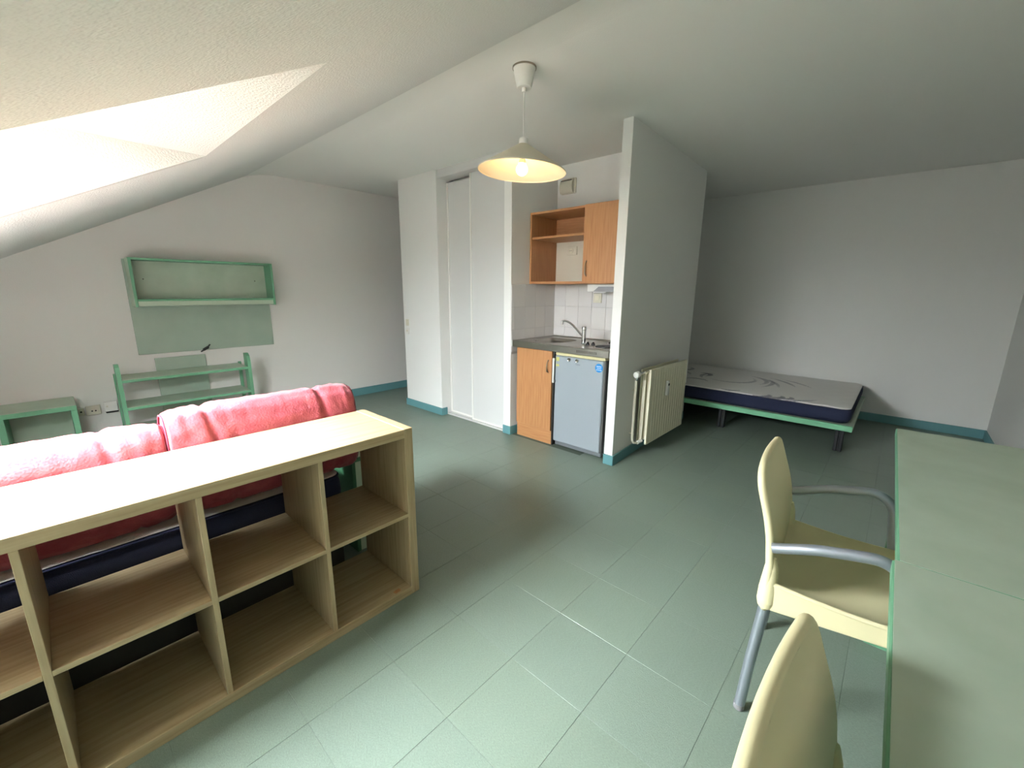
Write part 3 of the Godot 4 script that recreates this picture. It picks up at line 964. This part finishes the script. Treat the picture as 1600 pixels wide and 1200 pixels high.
func make_kitchen() -> void:
	# base cabinet
	var c := thing("base_cabinet", "beech kitchen base cabinet left of the silver fridge", "cabinet", P(3.1, 0, 2.31))
	obj("body", bx(2.845, 3.40, 0.13, 0.828, 2.115, 2.512, 0.002), M.beech_y, c)
	var d := obj("door", bx(2.822, 2.843, 0.128, 0.826, 2.118, 2.510, 0.002), M.beech_y, c)
	bow_handle("handle", P(2.822, 0.695, 2.155), 0.10, M.pewter, d)
	obj("plinth", bx(2.835, 2.853, 0.0, 0.124, 2.112, 2.512, 0.002), M.beech_b, c)
	obj("side_filler", bx(2.832, 3.2, 0.0, 0.828, 2.098, 2.112, 0.001), M.dark, c)
	# fridge
	var f := thing("fridge", "small silver refrigerator under the steel kitchen counter", "refrigerator", P(3.1, 0, 1.85))
	obj("body", bx(2.875, 3.36, 0.03, 0.80, 1.618, 2.085, 0.006), M.fridge_side, f)
	obj("top_trim", bx(2.828, 3.36, 0.80, 0.826, 1.618, 2.085, 0.005), M.beige, f)
	var fd := obj("door", bx(2.828, 2.87, 0.05, 0.798, 1.630, 2.088, 0.006), M.silver, f)
	obj("door_edge", bx(2.831, 2.872, 0.05, 0.80, 1.610, 1.6305, 0.008), M.fridge_dark, fd)
	obj("bottom_grille", bx(2.85, 2.88, 0.012, 0.05, 1.625, 2.08, 0.003), M.fridge_side, f)
	for q in [[2.9, 1.66], [2.9, 2.04], [3.3, 1.66], [3.3, 2.04]]:
		obj("foot", sh().lathe([Vector2(0.018, 0), Vector2(0.018, 0.03), Vector2(0, 0.03)], P(q[0], 0, q[1]), 12), M.black, f)
	var hd := obj("handle", bx(2.800, 2.815, 0.565, 0.775, 2.080, 2.096, 0.004), M.white, fd)
	obj("handle_mount", bx(2.812, 2.83, 0.75, 0.772, 2.078, 2.094, 0.002), M.fridge_side, fd)
	obj("handle_mount", bx(2.812, 2.83, 0.568, 0.59, 2.078, 2.094, 0.002), M.fridge_side, fd)
	# writing and stickers on the door
	wall_text("badge", "Franco", 0.011, P(2.8275, 0.745, 1.862), M.print_grey, fd)
	for q in [[0.752, 0.785], [0.708, 0.726]]:
		label(obj("energy_label", bx(2.8272, 2.829, q[0], q[1], 2.045, 2.076, 0.0003), M.sticker_yellow, fd), "faded yellow sticker")
	var disc := sh().lathe([Vector2(0, 0.0012), Vector2(0.034, 0.0012), Vector2(0.034, 0)], P(2.8278, 0.742, 1.667), 32, Basis(Vector3.BACK, PI / 2))
	var st := obj("round_sticker", disc, M.sticker_blue, fd)
	label(st, "round blue sticker with white lettering")
	wall_text("sticker_print", "NAPIC", 0.012, P(2.8262, 0.753, 1.667), M.print_white, fd)
	wall_text("sticker_print", "LOUVEE", 0.008, P(2.8262, 0.739, 1.667), M.print_white, fd)
	for k in 4:
		obj("sticker_dot", sh().lathe([Vector2(0, 0.0012), Vector2(0.0035, 0.0012), Vector2(0.0035, 0)], P(2.8268, 0.726, 1.686 - 0.0125 * k), 10, Basis(Vector3.BACK, PI / 2)), M.print_white, fd)
	var mags := ["left of the two round chrome magnets on the fridge door", "right of the two round chrome magnets on the fridge door"]
	for k in 2:
		var b := 1.945 - 0.077 * k
		var g := thing("fridge_magnet", mags[k], "magnet", P(2.828, 0.775, b), "round magnets on the fridge door")
		obj("rim", sh().lathe([Vector2(0.016, 0), Vector2(0.0165, 0.006), Vector2(0.014, 0.010), Vector2(0.011, 0.009), Vector2(0.010, 0.006), Vector2(0.0, 0.006)], P(2.828, 0.775, b), 24, Basis(Vector3.BACK, PI / 2)), M.chrome, g)
		obj("centre", sh().lathe([Vector2(0.009, 0.006), Vector2(0.007, 0.009), Vector2(0, 0.0095)], P(2.828, 0.775, b), 20, Basis(Vector3.BACK, PI / 2)), M.pewter, g)
	# counter with sink and hob
	var t := thing("counter", "stainless steel kitchen counter with built-in sink and hotplates", "counter", P(3.1, 0.83, 2.05))
	var top := sh()
	var sc := Vector2(3.10, -2.30)     # sink centre
	var hx := 0.17
	var hz := 0.155
	# top sheet with a rounded hole for the sink
	var outer := rounded(Vector2(3.105, -2.056), 0.312, 0.489, 0.004, 6)
	var inner := rounded(sc, hx, hz, 0.06, 6)
	var k0 := inner.size()
	for i in k0:
		var j := (i + 1) % k0
		var oi := _edge(inner[i], sc)
		var oj := _edge(inner[j], sc)
		top.quad(Vector3(inner[i].x, 0.882, inner[i].y), Vector3(inner[j].x, 0.882, inner[j].y), Vector3(oj.x, 0.882, oj.y), Vector3(oi.x, 0.882, oi.y), Vector3.UP)
	top.box(P(3.398, 0.880, 2.544), P(3.414, 0.892, 1.57), 0.003)
	top.box(P(2.792, 0.878, 2.544), P(2.808, 0.888, 1.57), 0.004)
	top.box(P(2.808, 0.878, 2.544), P(3.398, 0.888, 2.536), 0.003)
	top.quad(P(2.80, 0.882, 2.117), P(3.40, 0.882, 2.117), P(3.40, 0.882, 1.57), P(2.80, 0.882, 1.57), Vector3.UP)
	obj("worktop", top, M.steel, t)
	var ap := obj("apron", bx(2.790, 2.802, 0.832, 0.884, 1.57, 2.544, 0.004), M.steel, t)
	obj("end_cap", bx(2.788, 2.804, 0.831, 0.886, 2.540, 2.547, 0.002), M.white, t)
	for k in 15:
		obj("vent_slot", bx(2.7892, 2.7905, 0.848, 0.868, 1.675 + 0.0125 * k, 1.679 + 0.0125 * k, 0.0), M.dark, ap)
	obj("carcass", bx(2.81, 3.40, 0.83, 0.842, 1.57, 2.54, 0.0), M.white, t)
	var bowl := []
	for q in [[0.0, 0.882], [-0.006, 0.879], [-0.012, 0.865], [-0.02, 0.848], [-0.07, 0.8445], [-0.14, 0.844]]:
		var ring := []
		for p in rounded(sc, hx + q[0], hz + q[0], maxf(0.06 + q[0] * 0.4, 0.01), 6):
			ring.append(Vector3(p.x, q[1], p.y))
		bowl.append(ring)
	var bs := sh().grid(bowl, Vector3.UP, true)
	bs.fan(bowl[5], Vector3.UP)
	obj("sink_bowl", bs, M.steel, t)
	obj("drain", sh().lathe([Vector2(0.022, 0.0), Vector2(0.022, 0.003), Vector2(0.012, 0.004), Vector2(0, 0.002)], Vector3(sc.x - 0.04, 0.8442, sc.y), 20), M.chrome, t)
	obj("overflow", sh().lathe([Vector2(0.009, 0.0), Vector2(0.009, 0.002), Vector2(0, 0.002)], P(3.0, 0.866, 2.44), 14, Basis(Vector3.RIGHT, -PI / 2)), M.black, t)
	for q in [[3.27, 1.75, 0.085], [2.98, 1.72, 0.07]]:
		var hp := obj("hotplate", sh().lathe([Vector2(q[2] + 0.008, 0.0), Vector2(q[2] + 0.008, 0.004), Vector2(q[2], 0.005), Vector2(q[2], 0.012), Vector2(q[2] - 0.004, 0.014), Vector2(q[2] * 0.3, 0.013), Vector2(0, 0.012)], P(q[0], 0.882, q[1]), 36), M.black, t)
		obj("hotplate_ring", sh().lathe([Vector2(q[2] + 0.012, 0.0), Vector2(q[2] + 0.010, 0.006), Vector2(q[2] + 0.004, 0.006), Vector2(q[2] + 0.003, 0.0)], P(q[0], 0.882, q[1]), 36), M.chrome, hp)
	for q in [[3.02, 1.90], [3.05, 1.865]]:
		var kn := obj("hob_knob", sh().lathe([Vector2(0.016, 0), Vector2(0.014, 0.014), Vector2(0.010, 0.018), Vector2(0, 0.018)], P(q[0], 0.882, q[1]), 16), M.black, t)
		obj("knob_grip", bx(q[0] - 0.012, q[0] + 0.012, 0.898, 0.908, q[1] - 0.003, q[1] + 0.003, 0.001), M.black, kn)
	# faucet
	var fa := thing("faucet", "chrome mixer tap with long thin spout over the sink", "faucet", P(3.06, 0.882, 1.965))
	obj("body", sh().lathe([Vector2(0.022, 0), Vector2(0.020, 0.006), Vector2(0.0185, 0.012), Vector2(0.0185, 0.118), Vector2(0.021, 0.122), Vector2(0.021, 0.142), Vector2(0.018, 0.147), Vector2(0, 0.148)], P(3.06, 0.882, 1.965), 24), M.chrome, fa)
	var sp := [P(3.06, 0.945, 1.975), P(3.06, 0.97, 2.005), P(3.06, 1.0, 2.04), P(3.06, 1.028, 2.075), P(3.06, 1.05, 2.11), P(3.06, 1.062, 2.14), P(3.06, 1.067, 2.17), P(3.06, 1.064, 2.19), P(3.06, 1.055, 2.195)]
	obj("spout", sh().tube(sp, 0.0085, 12), M.chrome, fa)
	obj("aerator", sh().tube([P(3.06, 1.066, 2.193), P(3.06, 1.035, 2.194)], 0.0125, 16), M.chrome, fa)
	# wall cabinet
	var w := thing("wall_cabinet", "beech kitchen wall cabinet, open shelves left, closed door right", "cabinet", P(3.21, 1.38, 2.06))
	var wt := 0.018
	obj("side_panel", bx(3.02, 3.40, 1.38, 1.985, 2.53, 2.548, 0.001), M.beech_y, w)
	obj("side_panel", bx(3.02, 3.40, 1.38, 1.985, 1.95, 1.968, 0.001), M.beech_y, w)
	obj("side_panel", bx(3.02, 3.40, 1.38, 1.985, 1.572, 1.59, 0.001), M.beech_y, w)
	obj("top_panel", bx(3.02, 3.40, 1.967, 1.985, 1.59, 2.53, 0.001), M.beech_b, w)
	obj("bottom_panel", bx(3.02, 3.40, 1.38, 1.40, 1.59, 2.53, 0.001), M.beech_b, w)
	obj("shelf", bx(3.03, 3.40, 1.763, 1.781, 1.968, 2.53, 0.001), M.beech_b, w)
	obj("back_rail", bx(3.385, 3.40, 1.781, 1.967, 1.968, 2.53, 0.001), M.beech_b, w)
	label(obj("back_panel", bx(3.392, 3.402, 1.40, 1.967, 1.968, 2.53, 0.001), M.ivory, w), "plain off-white back")
	var wd := obj("door", bx(2.999, 3.018, 1.385, 1.985, 1.572, 1.972, 0.002), M.beech_y, w)
	bow_handle("handle", P(2.999, 1.50, 1.935), 0.11, M.pewter, wd)
	# socket inside that cabinet
	var so := thing("wall_socket", "round earthed socket on the back of the open wall cabinet", "socket", P(3.39, 1.68, 2.35))
	obj("plate", bx(3.380, 3.3915, 1.645, 1.72, 2.29, 2.40, 0.003), M.ivory, so)
	obj("rim", sh().lathe([Vector2(0.026, 0), Vector2(0.026, 0.004), Vector2(0.022, 0.004), Vector2(0.021, 0.001), Vector2(0, 0.001)], P(3.380, 1.683, 2.355), 24, Basis(Vector3.BACK, PI / 2)), M.cream_plain, so)
	for q in [0.008, -0.008]:
		obj("hole", sh().lathe([Vector2(0.0035, 0), Vector2(0.0035, 0.0005), Vector2(0, 0.0005)], P(3.3785, 1.683, 2.355 + q), 10, Basis(Vector3.BACK, PI / 2)), M.dark, so)
	# slim extractor hood under the door
	var h := thing("extractor_hood", "slim white cooker hood under the beech cabinet's closed door", "hood", P(3.25, 1.31, 1.8))
	obj("body", bx(3.11, 3.41, 1.318, 1.379, 1.58, 1.99, 0.004), M.white, h)
	obj("front_filter", sh().prism([Vector2(-1.955 + 0.03, 1.318), Vector2(-1.905 + 0.03, 1.358), Vector2(-1.66, 1.358), Vector2(-1.62, 1.318)], Vector3(0, 0, 1), Vector3.UP, P(3.104, 0, 0), Vector3(0.008, 0, 0)), M.grey_filter, h)
	# switch on the tiles
	var sw := thing("light_switch", "square cream switch on the kitchen tiles below the hood", "switch", P(3.41, 1.26, 2.06))
	obj("plate", bx(3.402, 3.4125, 1.218, 1.302, 2.02, 2.104, 0.003), M.ivory, sw)
	obj("rocker", bx(3.398, 3.4035, 1.238, 1.282, 2.04, 2.084, 0.002), M.cream_plain, sw)
	# air vent high on the wall
	var v := thing("air_vent", "rounded white air extraction vent high on the kitchen wall", "vent", P(3.42, 2.19, 2.42))
	obj("base", bx(3.395, 3.42, 2.185, 2.315, 2.345, 2.50, 0.010), M.ivory, v)
	var dome := []
	for i in 9:
		var line := []
		for j in 11:
			var u := 2.0 * j / 10 - 1.0
			var z := 2.0 * i / 8 - 1.0
			line.append(P(3.395 - 0.035 * sqrt(maxf(1.0 - 0.75 * z * z, 0.0)), 2.24 + 0.052 * z, 2.425 + 0.066 * u))
		dome.append(line)
	obj("cover", sh().shell(dome, 0.006, Vector3(-1, 0, 0)), M.ivory, v)
	obj("slot", bx(3.372, 3.396, 2.291, 2.297, 2.37, 2.49, 0.001), M.dark, v)

func _edge(p: Vector2, c: Vector2) -> Vector2:
	# from the sink centre through p out to the edge of the left half of the worktop
	var d := p - c
	var lim := INF
	for q in [[d.x, 2.80 - c.x], [d.x, 3.40 - c.x], [d.y, -2.54 - c.y], [d.y, -2.117 - c.y]]:
		if absf(q[0]) > 1e-6 and q[1] / q[0] > 0.0:
			lim = minf(lim, q[1] / q[0])
	return c + d * lim

# lettering standing on a wall that faces -x
func wall_text(called: String, text: String, height: float, at: Vector3, m: Material, parent: Node3D) -> void:
	var tm := TextMesh.new()
	var sf := SystemFont.new()
	sf.font_names = PackedStringArray(["Droid Sans"])
	tm.font = sf
	tm.text = text
	tm.font_size = 32
	tm.pixel_size = height / 24.0
	tm.depth = 0.0006
	var o := MeshInstance3D.new()
	o.mesh = tm
	o.material_override = m
	o.name = called
	var base := Vector3.ZERO
	var q := parent
	while q != null and q != self:
		base += q.position
		q = q.get_parent() as Node3D
	parent.add_child(o, true)
	o.position = at - base
	o.rotation.y = -PI / 2

func make_walls_small() -> void:
	var sw := thing("light_switch", "small white double switch and socket plate on the closet wall", "switch", P(2.735, 0.87, 4.075))
	obj("plate", bx(2.724, 2.7355, 0.83, 0.905, 4.045, 4.105, 0.003), M.white, sw)
	obj("button", sh().lathe([Vector2(0.012, 0), Vector2(0.012, 0.003), Vector2(0, 0.004)], P(2.724, 0.868, 4.075), 14, Basis(Vector3.BACK, PI / 2)), M.ivory, sw)
	obj("upper_plate", bx(2.726, 2.7355, 0.925, 0.995, 4.05, 4.10, 0.003), M.ivory, sw)
	# radiator on the partition
	var r := thing("radiator", "cream double panel radiator on the dark side of the partition wall", "radiator", P(3.52, 0.1, 1.44))
	var a0 := 3.15
	var a1 := 3.885
	var rows := []
	for e in [[0.100, 0.000], [0.106, -0.006], [0.118, -0.007], [0.70, -0.007], [0.714, -0.006], [0.722, 0.0]]:
		var line := []
		var nn := 20 * 8
		for j in nn + 1:
			var f := float(j) / nn
			var groove := 0.0 if e[1] == 0.0 or f < 0.02 or f > 0.98 else 0.009 * pow(0.5 + 0.5 * cos(f * 15.0 * TAU), 2.0)
			line.append(P(lerpf(a0, a1, f), e[0], 1.386 + e[1] + groove))
		rows.append(line)
	var fp := sh().grid(rows, Vector3(0, 0, 1))
	fp.box(P(a0, 0.101, 1.402), P(a1, 0.721, 1.386), 0.002)
	obj("front_panel", fp, M.cream, r)
	obj("back_panel", bx(a0, a1, 0.105, 0.718, 1.462, 1.474, 0.003), M.cream, r)
	var fins := sh()
	for k in 24:
		var x := lerpf(a0 + 0.03, a1 - 0.03, k / 23.0)
		fins.box(P(x - 0.0006, 0.13, 1.462), P(x + 0.0006, 0.695, 1.402), 0.0)
	var fo := obj("convector_fins", fins, M.cream, r)
	fo.set_meta("kind", "stuff")
	obj("side_cover", bx(a0 - 0.002, a0 + 0.004, 0.13, 0.69, 1.425, 1.453, 0.001), M.cream, r)
	obj("header_pipe", sh().tube([P(a0 - 0.02, 0.695, 1.432), P(a0 + 0.05, 0.695, 1.432)], 0.012, 12), M.cream, r)
	obj("bracket", bx(3.3, 3.33, 0.2, 0.7, 1.474, 1.50, 0.001), M.cream, r)
	obj("bracket", bx(3.7, 3.73, 0.2, 0.7, 1.474, 1.525, 0.001), M.cream, r)
	var pp := [P(3.06, 0.665, 1.465), P(3.06, 0.5, 1.466), P(3.06, 0.3, 1.466), P(3.06, 0.17, 1.466), P(3.063, 0.14, 1.464), P(3.075, 0.122, 1.458), P(3.10, 0.115, 1.448), P(3.16, 0.115, 1.435)]
	obj("supply_pipe", sh().tube(pp, 0.0105, 12), M.cream_plain, r)
	for y in [0.56, 0.2]:
		obj("pipe_clip", sh().tube([P(3.06, y, 1.49), P(3.06, y, 1.466), P(3.06, y, 1.452)], 0.004, 8), M.cream_plain, r)
	obj("valve", sh().tube([P(3.06, 0.64, 1.462), P(3.06, 0.68, 1.455), P(3.08, 0.692, 1.448), P(3.13, 0.695, 1.44)], 0.013, 12), M.chrome, r)
	obj("thermostat_head", sh().lathe([Vector2(0.0, 0.0), Vector2(0.021, 0.002), Vector2(0.024, 0.008), Vector2(0.024, 0.045), Vector2(0.02, 0.055), Vector2(0.014, 0.06), Vector2(0.0, 0.06)], P(3.015, 0.690, 1.452), 20, Basis(Vector3.BACK, -PI / 2)), M.white, r)
	obj("return_valve", sh().tube([P(3.11, 0.115, 1.445), P(3.16, 0.125, 1.432)], 0.015, 12), M.white, r)
	var hm := thing("heat_meter", "small white heat meter clipped on the radiator's ribbed front", "meter", P(3.47, 0.47, 1.37))
	obj("case", bx(3.432, 3.468, 0.468, 0.592, 1.358, 1.38, 0.004), M.white, hm)
	obj("display", bx(3.438, 3.462, 0.552, 0.572, 1.3565, 1.3585, 0.001), M.dark, hm)
	obj("side_tab", bx(3.468, 3.482, 0.525, 0.555, 1.362, 1.379, 0.003), M.white, hm)

func make_lamp() -> void:
	var c := P(1.856, 0, 1.622)
	var t := thing("pendant_lamp", "white conical pendant lamp hanging lit from the ceiling", "lamp", c + Vector3(0, 1.9, 0))
	obj("canopy", sh().lathe([Vector2(0.0, 2.345), Vector2(0.035, 2.345), Vector2(0.038, 2.348), Vector2(0.056, 2.428), Vector2(0.058, 2.432), Vector2(0.058, 2.4395), Vector2(0, 2.4395)], c, 36), M.white, t)
	label(obj("ceiling_gasket", sh().lathe([Vector2(0.0, 2.4325), Vector2(0.0615, 2.4325), Vector2(0.0615, 2.4398), Vector2(0, 2.4398)], c, 36), M.pewter, t), "dark ring against the ceiling")
	obj("cord_grip", sh().lathe([Vector2(0.0, 2.326), Vector2(0.012, 2.326), Vector2(0.012, 2.346), Vector2(0, 2.346)], c, 16), M.white, t)
	obj("cord", sh().tube([c + Vector3(0, 2.33, 0), c + Vector3(0, 2.105, 0)], 0.0035, 8), M.white, t)
	var tilt := Basis(Vector3(-0.66, 0, -0.74).normalized().cross(Vector3.UP), 0.0)
	var look := Vector3(1.339 + 0.5, 0, 0).normalized()
	# the shade hangs a little askew, lower on the kitchen's right
	tilt = Basis(Vector3(0.74, 0, -0.673).normalized(), deg_to_rad(3.0))
	var p := c + Vector3(0, 2.085, 0)
	obj("socket_cap", sh().lathe([Vector2(0, -0.004), Vector2(0.024, -0.004), Vector2(0.025, 0.0), Vector2(0.0235, 0.022), Vector2(0.012, 0.030), Vector2(0, 0.030)], p, 24, tilt), M.white, t)
	obj("shade", sh().lathe([Vector2(0.022, -0.002), Vector2(0.236, -0.133), Vector2(0.2375, -0.138), Vector2(0.235, -0.139), Vector2(0.232, -0.1345), Vector2(0.020, -0.005)].map(func(v): return v), p, 64, tilt), M.shade, t)
	obj("lampholder", sh().lathe([Vector2(0, -0.01), Vector2(0.019, -0.01), Vector2(0.019, -0.065), Vector2(0.016, -0.07), Vector2(0.0, -0.07)], p, 20, tilt), M.white, t)
	obj("bulb_base", sh().lathe([Vector2(0, -0.068), Vector2(0.014, -0.068), Vector2(0.015, -0.078), Vector2(0.022, -0.098), Vector2(0, -0.098)], p, 20, tilt), M.ivory, t)
	var prof := [Vector2(0.0, -0.160)]
	for k in range(1, 11):
		var w := -PI / 2 + k * (PI * 0.78) / 10.0
		prof.append(Vector2(0.032 * cos(w), -0.128 + 0.032 * sin(w)))
	prof.append(Vector2(0.020, -0.098))
	prof.append(Vector2(0.0, -0.097))
	var b := obj("bulb", sh().lathe(prof, p, 28, tilt), M.bulb, t)
	var l := OmniLight3D.new()
	l.name = "bulb_light"
	l.light_color = Color(1.0, 0.79, 0.53)
	l.light_energy = LAMP
	l.light_size = 0.02
	l.omni_range = 12.0
	l.omni_attenuation = 2.0
	l.shadow_enabled = true
	add_child(l)
	l.position = p + tilt * Vector3(0, -0.13, 0)


# ---------------------------------------------------------------- tables and chairs
func make_table(text: String, a0: float, a1: float, b0: float, b1: float) -> Node3D:
	var ac := (a0 + a1) / 2
	var t := thing("table", text, "table", P(ac, 0, (b0 + b1) / 2), "green tables along the right wall")
	var tp := obj("table_top", bx(a0, a1, 0.71, 0.7395, b0, b1, 0.003), M.green_edge, t)
	obj("laminate", bx(a0 + 0.0005, a1 - 0.0005, 0.7392, 0.7405, b0 + 0.004, b1 - 0.004, 0.0004), M.green, tp)
	var e := ac + 0.12
	for b in [b1 - 0.045, b0 + 0.06]:
		obj("leg", bx(e - 0.017, e + 0.017, 0.035, 0.71, b - 0.025, b + 0.025, 0.003), M.green_edge, t)
	obj("foot_rail", bx(e - 0.02, e + 0.02, 0, 0.035, b0 + 0.03, b1 - 0.015, 0.004), M.green_edge, t)
	obj("apron", bx(a0 + 0.08, a1 - 0.08, 0.63, 0.71, (b0 + b1) / 2 - 0.01, (b0 + b1) / 2 + 0.01, 0.002), M.green_edge, t)
	return t

func make_chair(text: String, at: Vector3, arms: bool) -> Node3D:
	# local: x across (towards the kitchen), z forward (towards the table)
	var t := thing("armchair" if arms else "side_chair", text, "chair", at, "cream plastic chairs at the green tables")
	var o := at
	# backrest: leans back, curves round the sitter, rounded upper corners
	var rows := []
	for k in 34:
		var y: float = 0.405 + (0.8164 - 0.405) * sin(k / 33.0 * PI / 2)
		var wide := 0.2298 - 0.0289 * smoothstep(0.50, 0.8164, y)
		var r := 0.0641
		var over := clampf(y - (0.8164 - r), 0.0, r)
		if over > 0.0:
			wide = wide - r + sqrt(maxf(r * r - over * over, 0.0))
		var back := -0.0231 * smoothstep(0.42, 0.66, y) - 0.0521 * smoothstep(0.60, 0.846, y)
		var bulge := -0.010 * smoothstep(0.56, 0.46, y)
		var line := []
		for j in 25:
			var u := 2.0 * j / 24 - 1.0
			line.append(o + Vector3(u * wide, y, back + 0.0067 * (u * u - 1.0) + bulge * (0.3 + 0.7 * u * u)))
		rows.append(line)
	var bk := sh().shell(rows, 0.022, Vector3(0, 0, 1))
	obj("backrest", bk, M.chair, t)
	# seat: dished sheet with turned-down skirts
	var sr := []
	for i in 17:
		var f := i / 16.0
		var z := lerpf(-0.022, 0.400, f)
		var line := []
		for j in 21:
			var u := 2.0 * j / 20 - 1.0
			var y := 0.448 + 0.042 * pow(absf(u), 3.0) - 0.012 * sin(PI * f) + 0.030 * (1.0 - smoothstep(0.0, 0.14, f)) * (1.0 - absf(u)) - 0.035 * pow(smoothstep(0.82, 1.0, f), 2.0)
			line.append(o + Vector3(u * (0.230 - 0.008 * f), y, z))
		sr.append(line)
	var se := sh().shell(sr, 0.014, Vector3.UP)
	for sx in [-1.0, 1.0]:
		var skirt := []
		for k in 3:
			var line := []
			for i in 15:
				var f := i / 14.0
				var z := lerpf(-0.015, 0.395, f)
				var low: float = lerpf(0.405, 0.442, f) - 0.02 * sin(PI * f) * 0.0
				var ytop: float = 0.489 - 0.012 * sin(PI * f) - 0.035 * pow(smoothstep(0.82, 1.0, f), 2.0)
				line.append(o + Vector3(sx * (0.231 - 0.008 * f), lerpf(ytop, low, k / 2.0), z))
			skirt.append(line)
		se.shell(skirt, 0.010, Vector3(sx, 0, 0))
	var fs := []
	for k in 3:
		var line := []
		for j in 15:
			var u := 2.0 * j / 14 - 1.0
			line.append(o + Vector3(u * 0.221, lerpf(0.412 + 0.042 * pow(absf(u), 3.0), 0.39, k / 2.0), 0.398))
		fs.append(line)
	se.shell(fs, 0.010, Vector3(0, 0, 1))
	obj("seat", se, M.chair, t)
	for sx in [-1.0, 1.0]:
		var x: float = sx * 0.233
		# sockets of the rear legs, part of the moulding
		obj("leg_socket", sh().lathe([Vector2(0.0, 0.0), Vector2(0.022, 0.0), Vector2(0.026, 0.02), Vector2(0.025, 0.06), Vector2(0.018, 0.13), Vector2(0.010, 0.16), Vector2(0, 0.165)], o + Vector3(sx * 0.218, 0.405, -0.008), 18), M.chair, t)
		var rl := obj("rear_leg", sh().tube([o + Vector3(sx * 0.218, 0.43, -0.008), o + Vector3(sx * 0.218, 0.2, -0.025), o + Vector3(sx * 0.218, 0.006, -0.036)], 0.0155, 16), M.alu, t)
		obj("leg_cap", sh().lathe([Vector2(0, 0), Vector2(0.014, 0), Vector2(0.0165, 0.003), Vector2(0.0165, 0.02), Vector2(0.0155, 0.021)], o + Vector3(sx * 0.218, 0.0, -0.0362), 16), M.grey_filter, rl)
		if not arms:
			var fl := obj("front_leg", sh().tube([o + Vector3(sx * 0.205, 0.43, 0.36), o + Vector3(sx * 0.212, 0.2, 0.375), o + Vector3(sx * 0.218, 0.006, 0.388)], 0.0148, 16), M.alu, t)
			obj("leg_cap", sh().lathe([Vector2(0, 0), Vector2(0.014, 0), Vector2(0.016, 0.003), Vector2(0.016, 0.02), Vector2(0.0148, 0.021)], o + Vector3(sx * 0.218, 0.0, 0.3882), 16), M.grey_filter, fl)
			continue
		var cv := Curve3D.new()
		cv.bake_interval = 0.012
		for q in [
			[Vector3(x, 0.604, -0.012), Vector3(0, 0, 0), Vector3(0, 0.012, 0.04)],
			[Vector3(x + sx * 0.003, 0.645, 0.105), Vector3(0, -0.010, -0.04), Vector3(0, 0.008, 0.035)],
			[Vector3(x + sx * 0.004, 0.666, 0.205), Vector3(0, -0.004, -0.03), Vector3(0, 0.004, 0.04)],
			[Vector3(x + sx * 0.004, 0.595, 0.277), Vector3(0, 0.045, 0.0), Vector3(0, -0.03, 0.003)],
			[Vector3(x + sx * 0.006, 0.45, 0.295), Vector3(0, 0.05, -0.006), Vector3(0, -0.05, 0.008)],
			[Vector3(x + sx * 0.028, 0.006, 0.368), Vector3(0, 0.1, -0.016), Vector3(0, 0, 0)],
		]:
			cv.add_point(o + q[0], q[1], q[2])
		var pts := []
		for v in cv.get_baked_points():
			pts.append(v)
		var ar := obj("arm_and_front_leg", sh().tube(pts, 0.0148, 16), M.alu, t)
		obj("leg_cap", sh().lathe([Vector2(0, 0), Vector2(0.014, 0), Vector2(0.016, 0.003), Vector2(0.016, 0.02), Vector2(0.0148, 0.021)], o + Vector3(x + sx * 0.028, 0.0, 0.3682), 16), M.grey_filter, ar)
	return t

func make_dining() -> void:
	var far := make_table("far green laminate table, its end nearest the alcove bed", 1.2230, 2.495, -0.725, -0.0665)
	far.rotation.y = 0.016
	var near := make_table("near green laminate table in the photo's bottom right corner", -0.02, 1.2175, -0.732, -0.0725)
	near.rotation.y = 0.007
	var c := make_chair("far cream plastic armchair with grey tube arms, at the far table", P(1.5553, 0, 0.1783), true)
	c.rotation.y = 0.0662
	var d := make_chair("near cream plastic chair without arms, mostly its backrest showing", P(0.5897, 0, -0.0263), false)
	d.rotation.y = -0.0353


# ---------------------------------------------------------------- camera, light, order
const DAY := 40.0
const DAY_COLOR := Color(0.94, 0.98, 1.0)
const LAMP := 0.06
const EXPOSURE := 1.12
const SKY := 94.0

func _ready() -> void:
	var cam := Camera3D.new()
	cam.name = "camera"
	cam.fov = 84.491
	cam.near = 0.03
	cam.far = 60.0
	var yaw := 0.7384
	var pitch := -0.2201
	var roll := 0.0088
	var f := Vector3(cos(yaw) * cos(pitch), sin(pitch), -sin(yaw) * cos(pitch))
	var r0 := Vector3(sin(yaw), 0, cos(yaw))
	var u0 := r0.cross(f)
	var r := r0 * cos(roll) + u0 * sin(roll)
	var u := u0 * cos(roll) - r0 * sin(roll)
	cam.transform = Transform3D(Basis(r, u, -f), Vector3(0, 1.33, 0))
	add_child(cam)
	cam.current = true
	var we := WorldEnvironment.new()
	we.name = "environment"
	var e := Environment.new()
	e.background_mode = Environment.BG_SKY
	var sky := Sky.new()
	var sm := ProceduralSkyMaterial.new()
	sm.sky_top_color = Color(0.94, 0.97, 1.0)
	sm.sky_horizon_color = Color(0.56, 0.58, 0.60)
	sm.sky_curve = 0.35
	sm.ground_bottom_color = Color(0.35, 0.34, 0.32)
	sm.ground_horizon_color = Color(0.55, 0.55, 0.54)
	sm.sun_angle_max = 0.0
	sky.sky_material = sm
	e.sky = sky
	e.background_energy_multiplier = SKY
	e.tonemap_mode = Environment.TONE_MAPPER_LINEAR
	e.tonemap_exposure = EXPOSURE
	e.sdfgi_enabled = true
	e.ssao_enabled = true
	e.ssil_enabled = true
	we.environment = e
	add_child(we)
	make_materials()
	make_room()
	make_bookcase()
	make_beds()
	make_gable()
	make_kitchen()
	make_walls_small()
	make_lamp()
	make_dining()
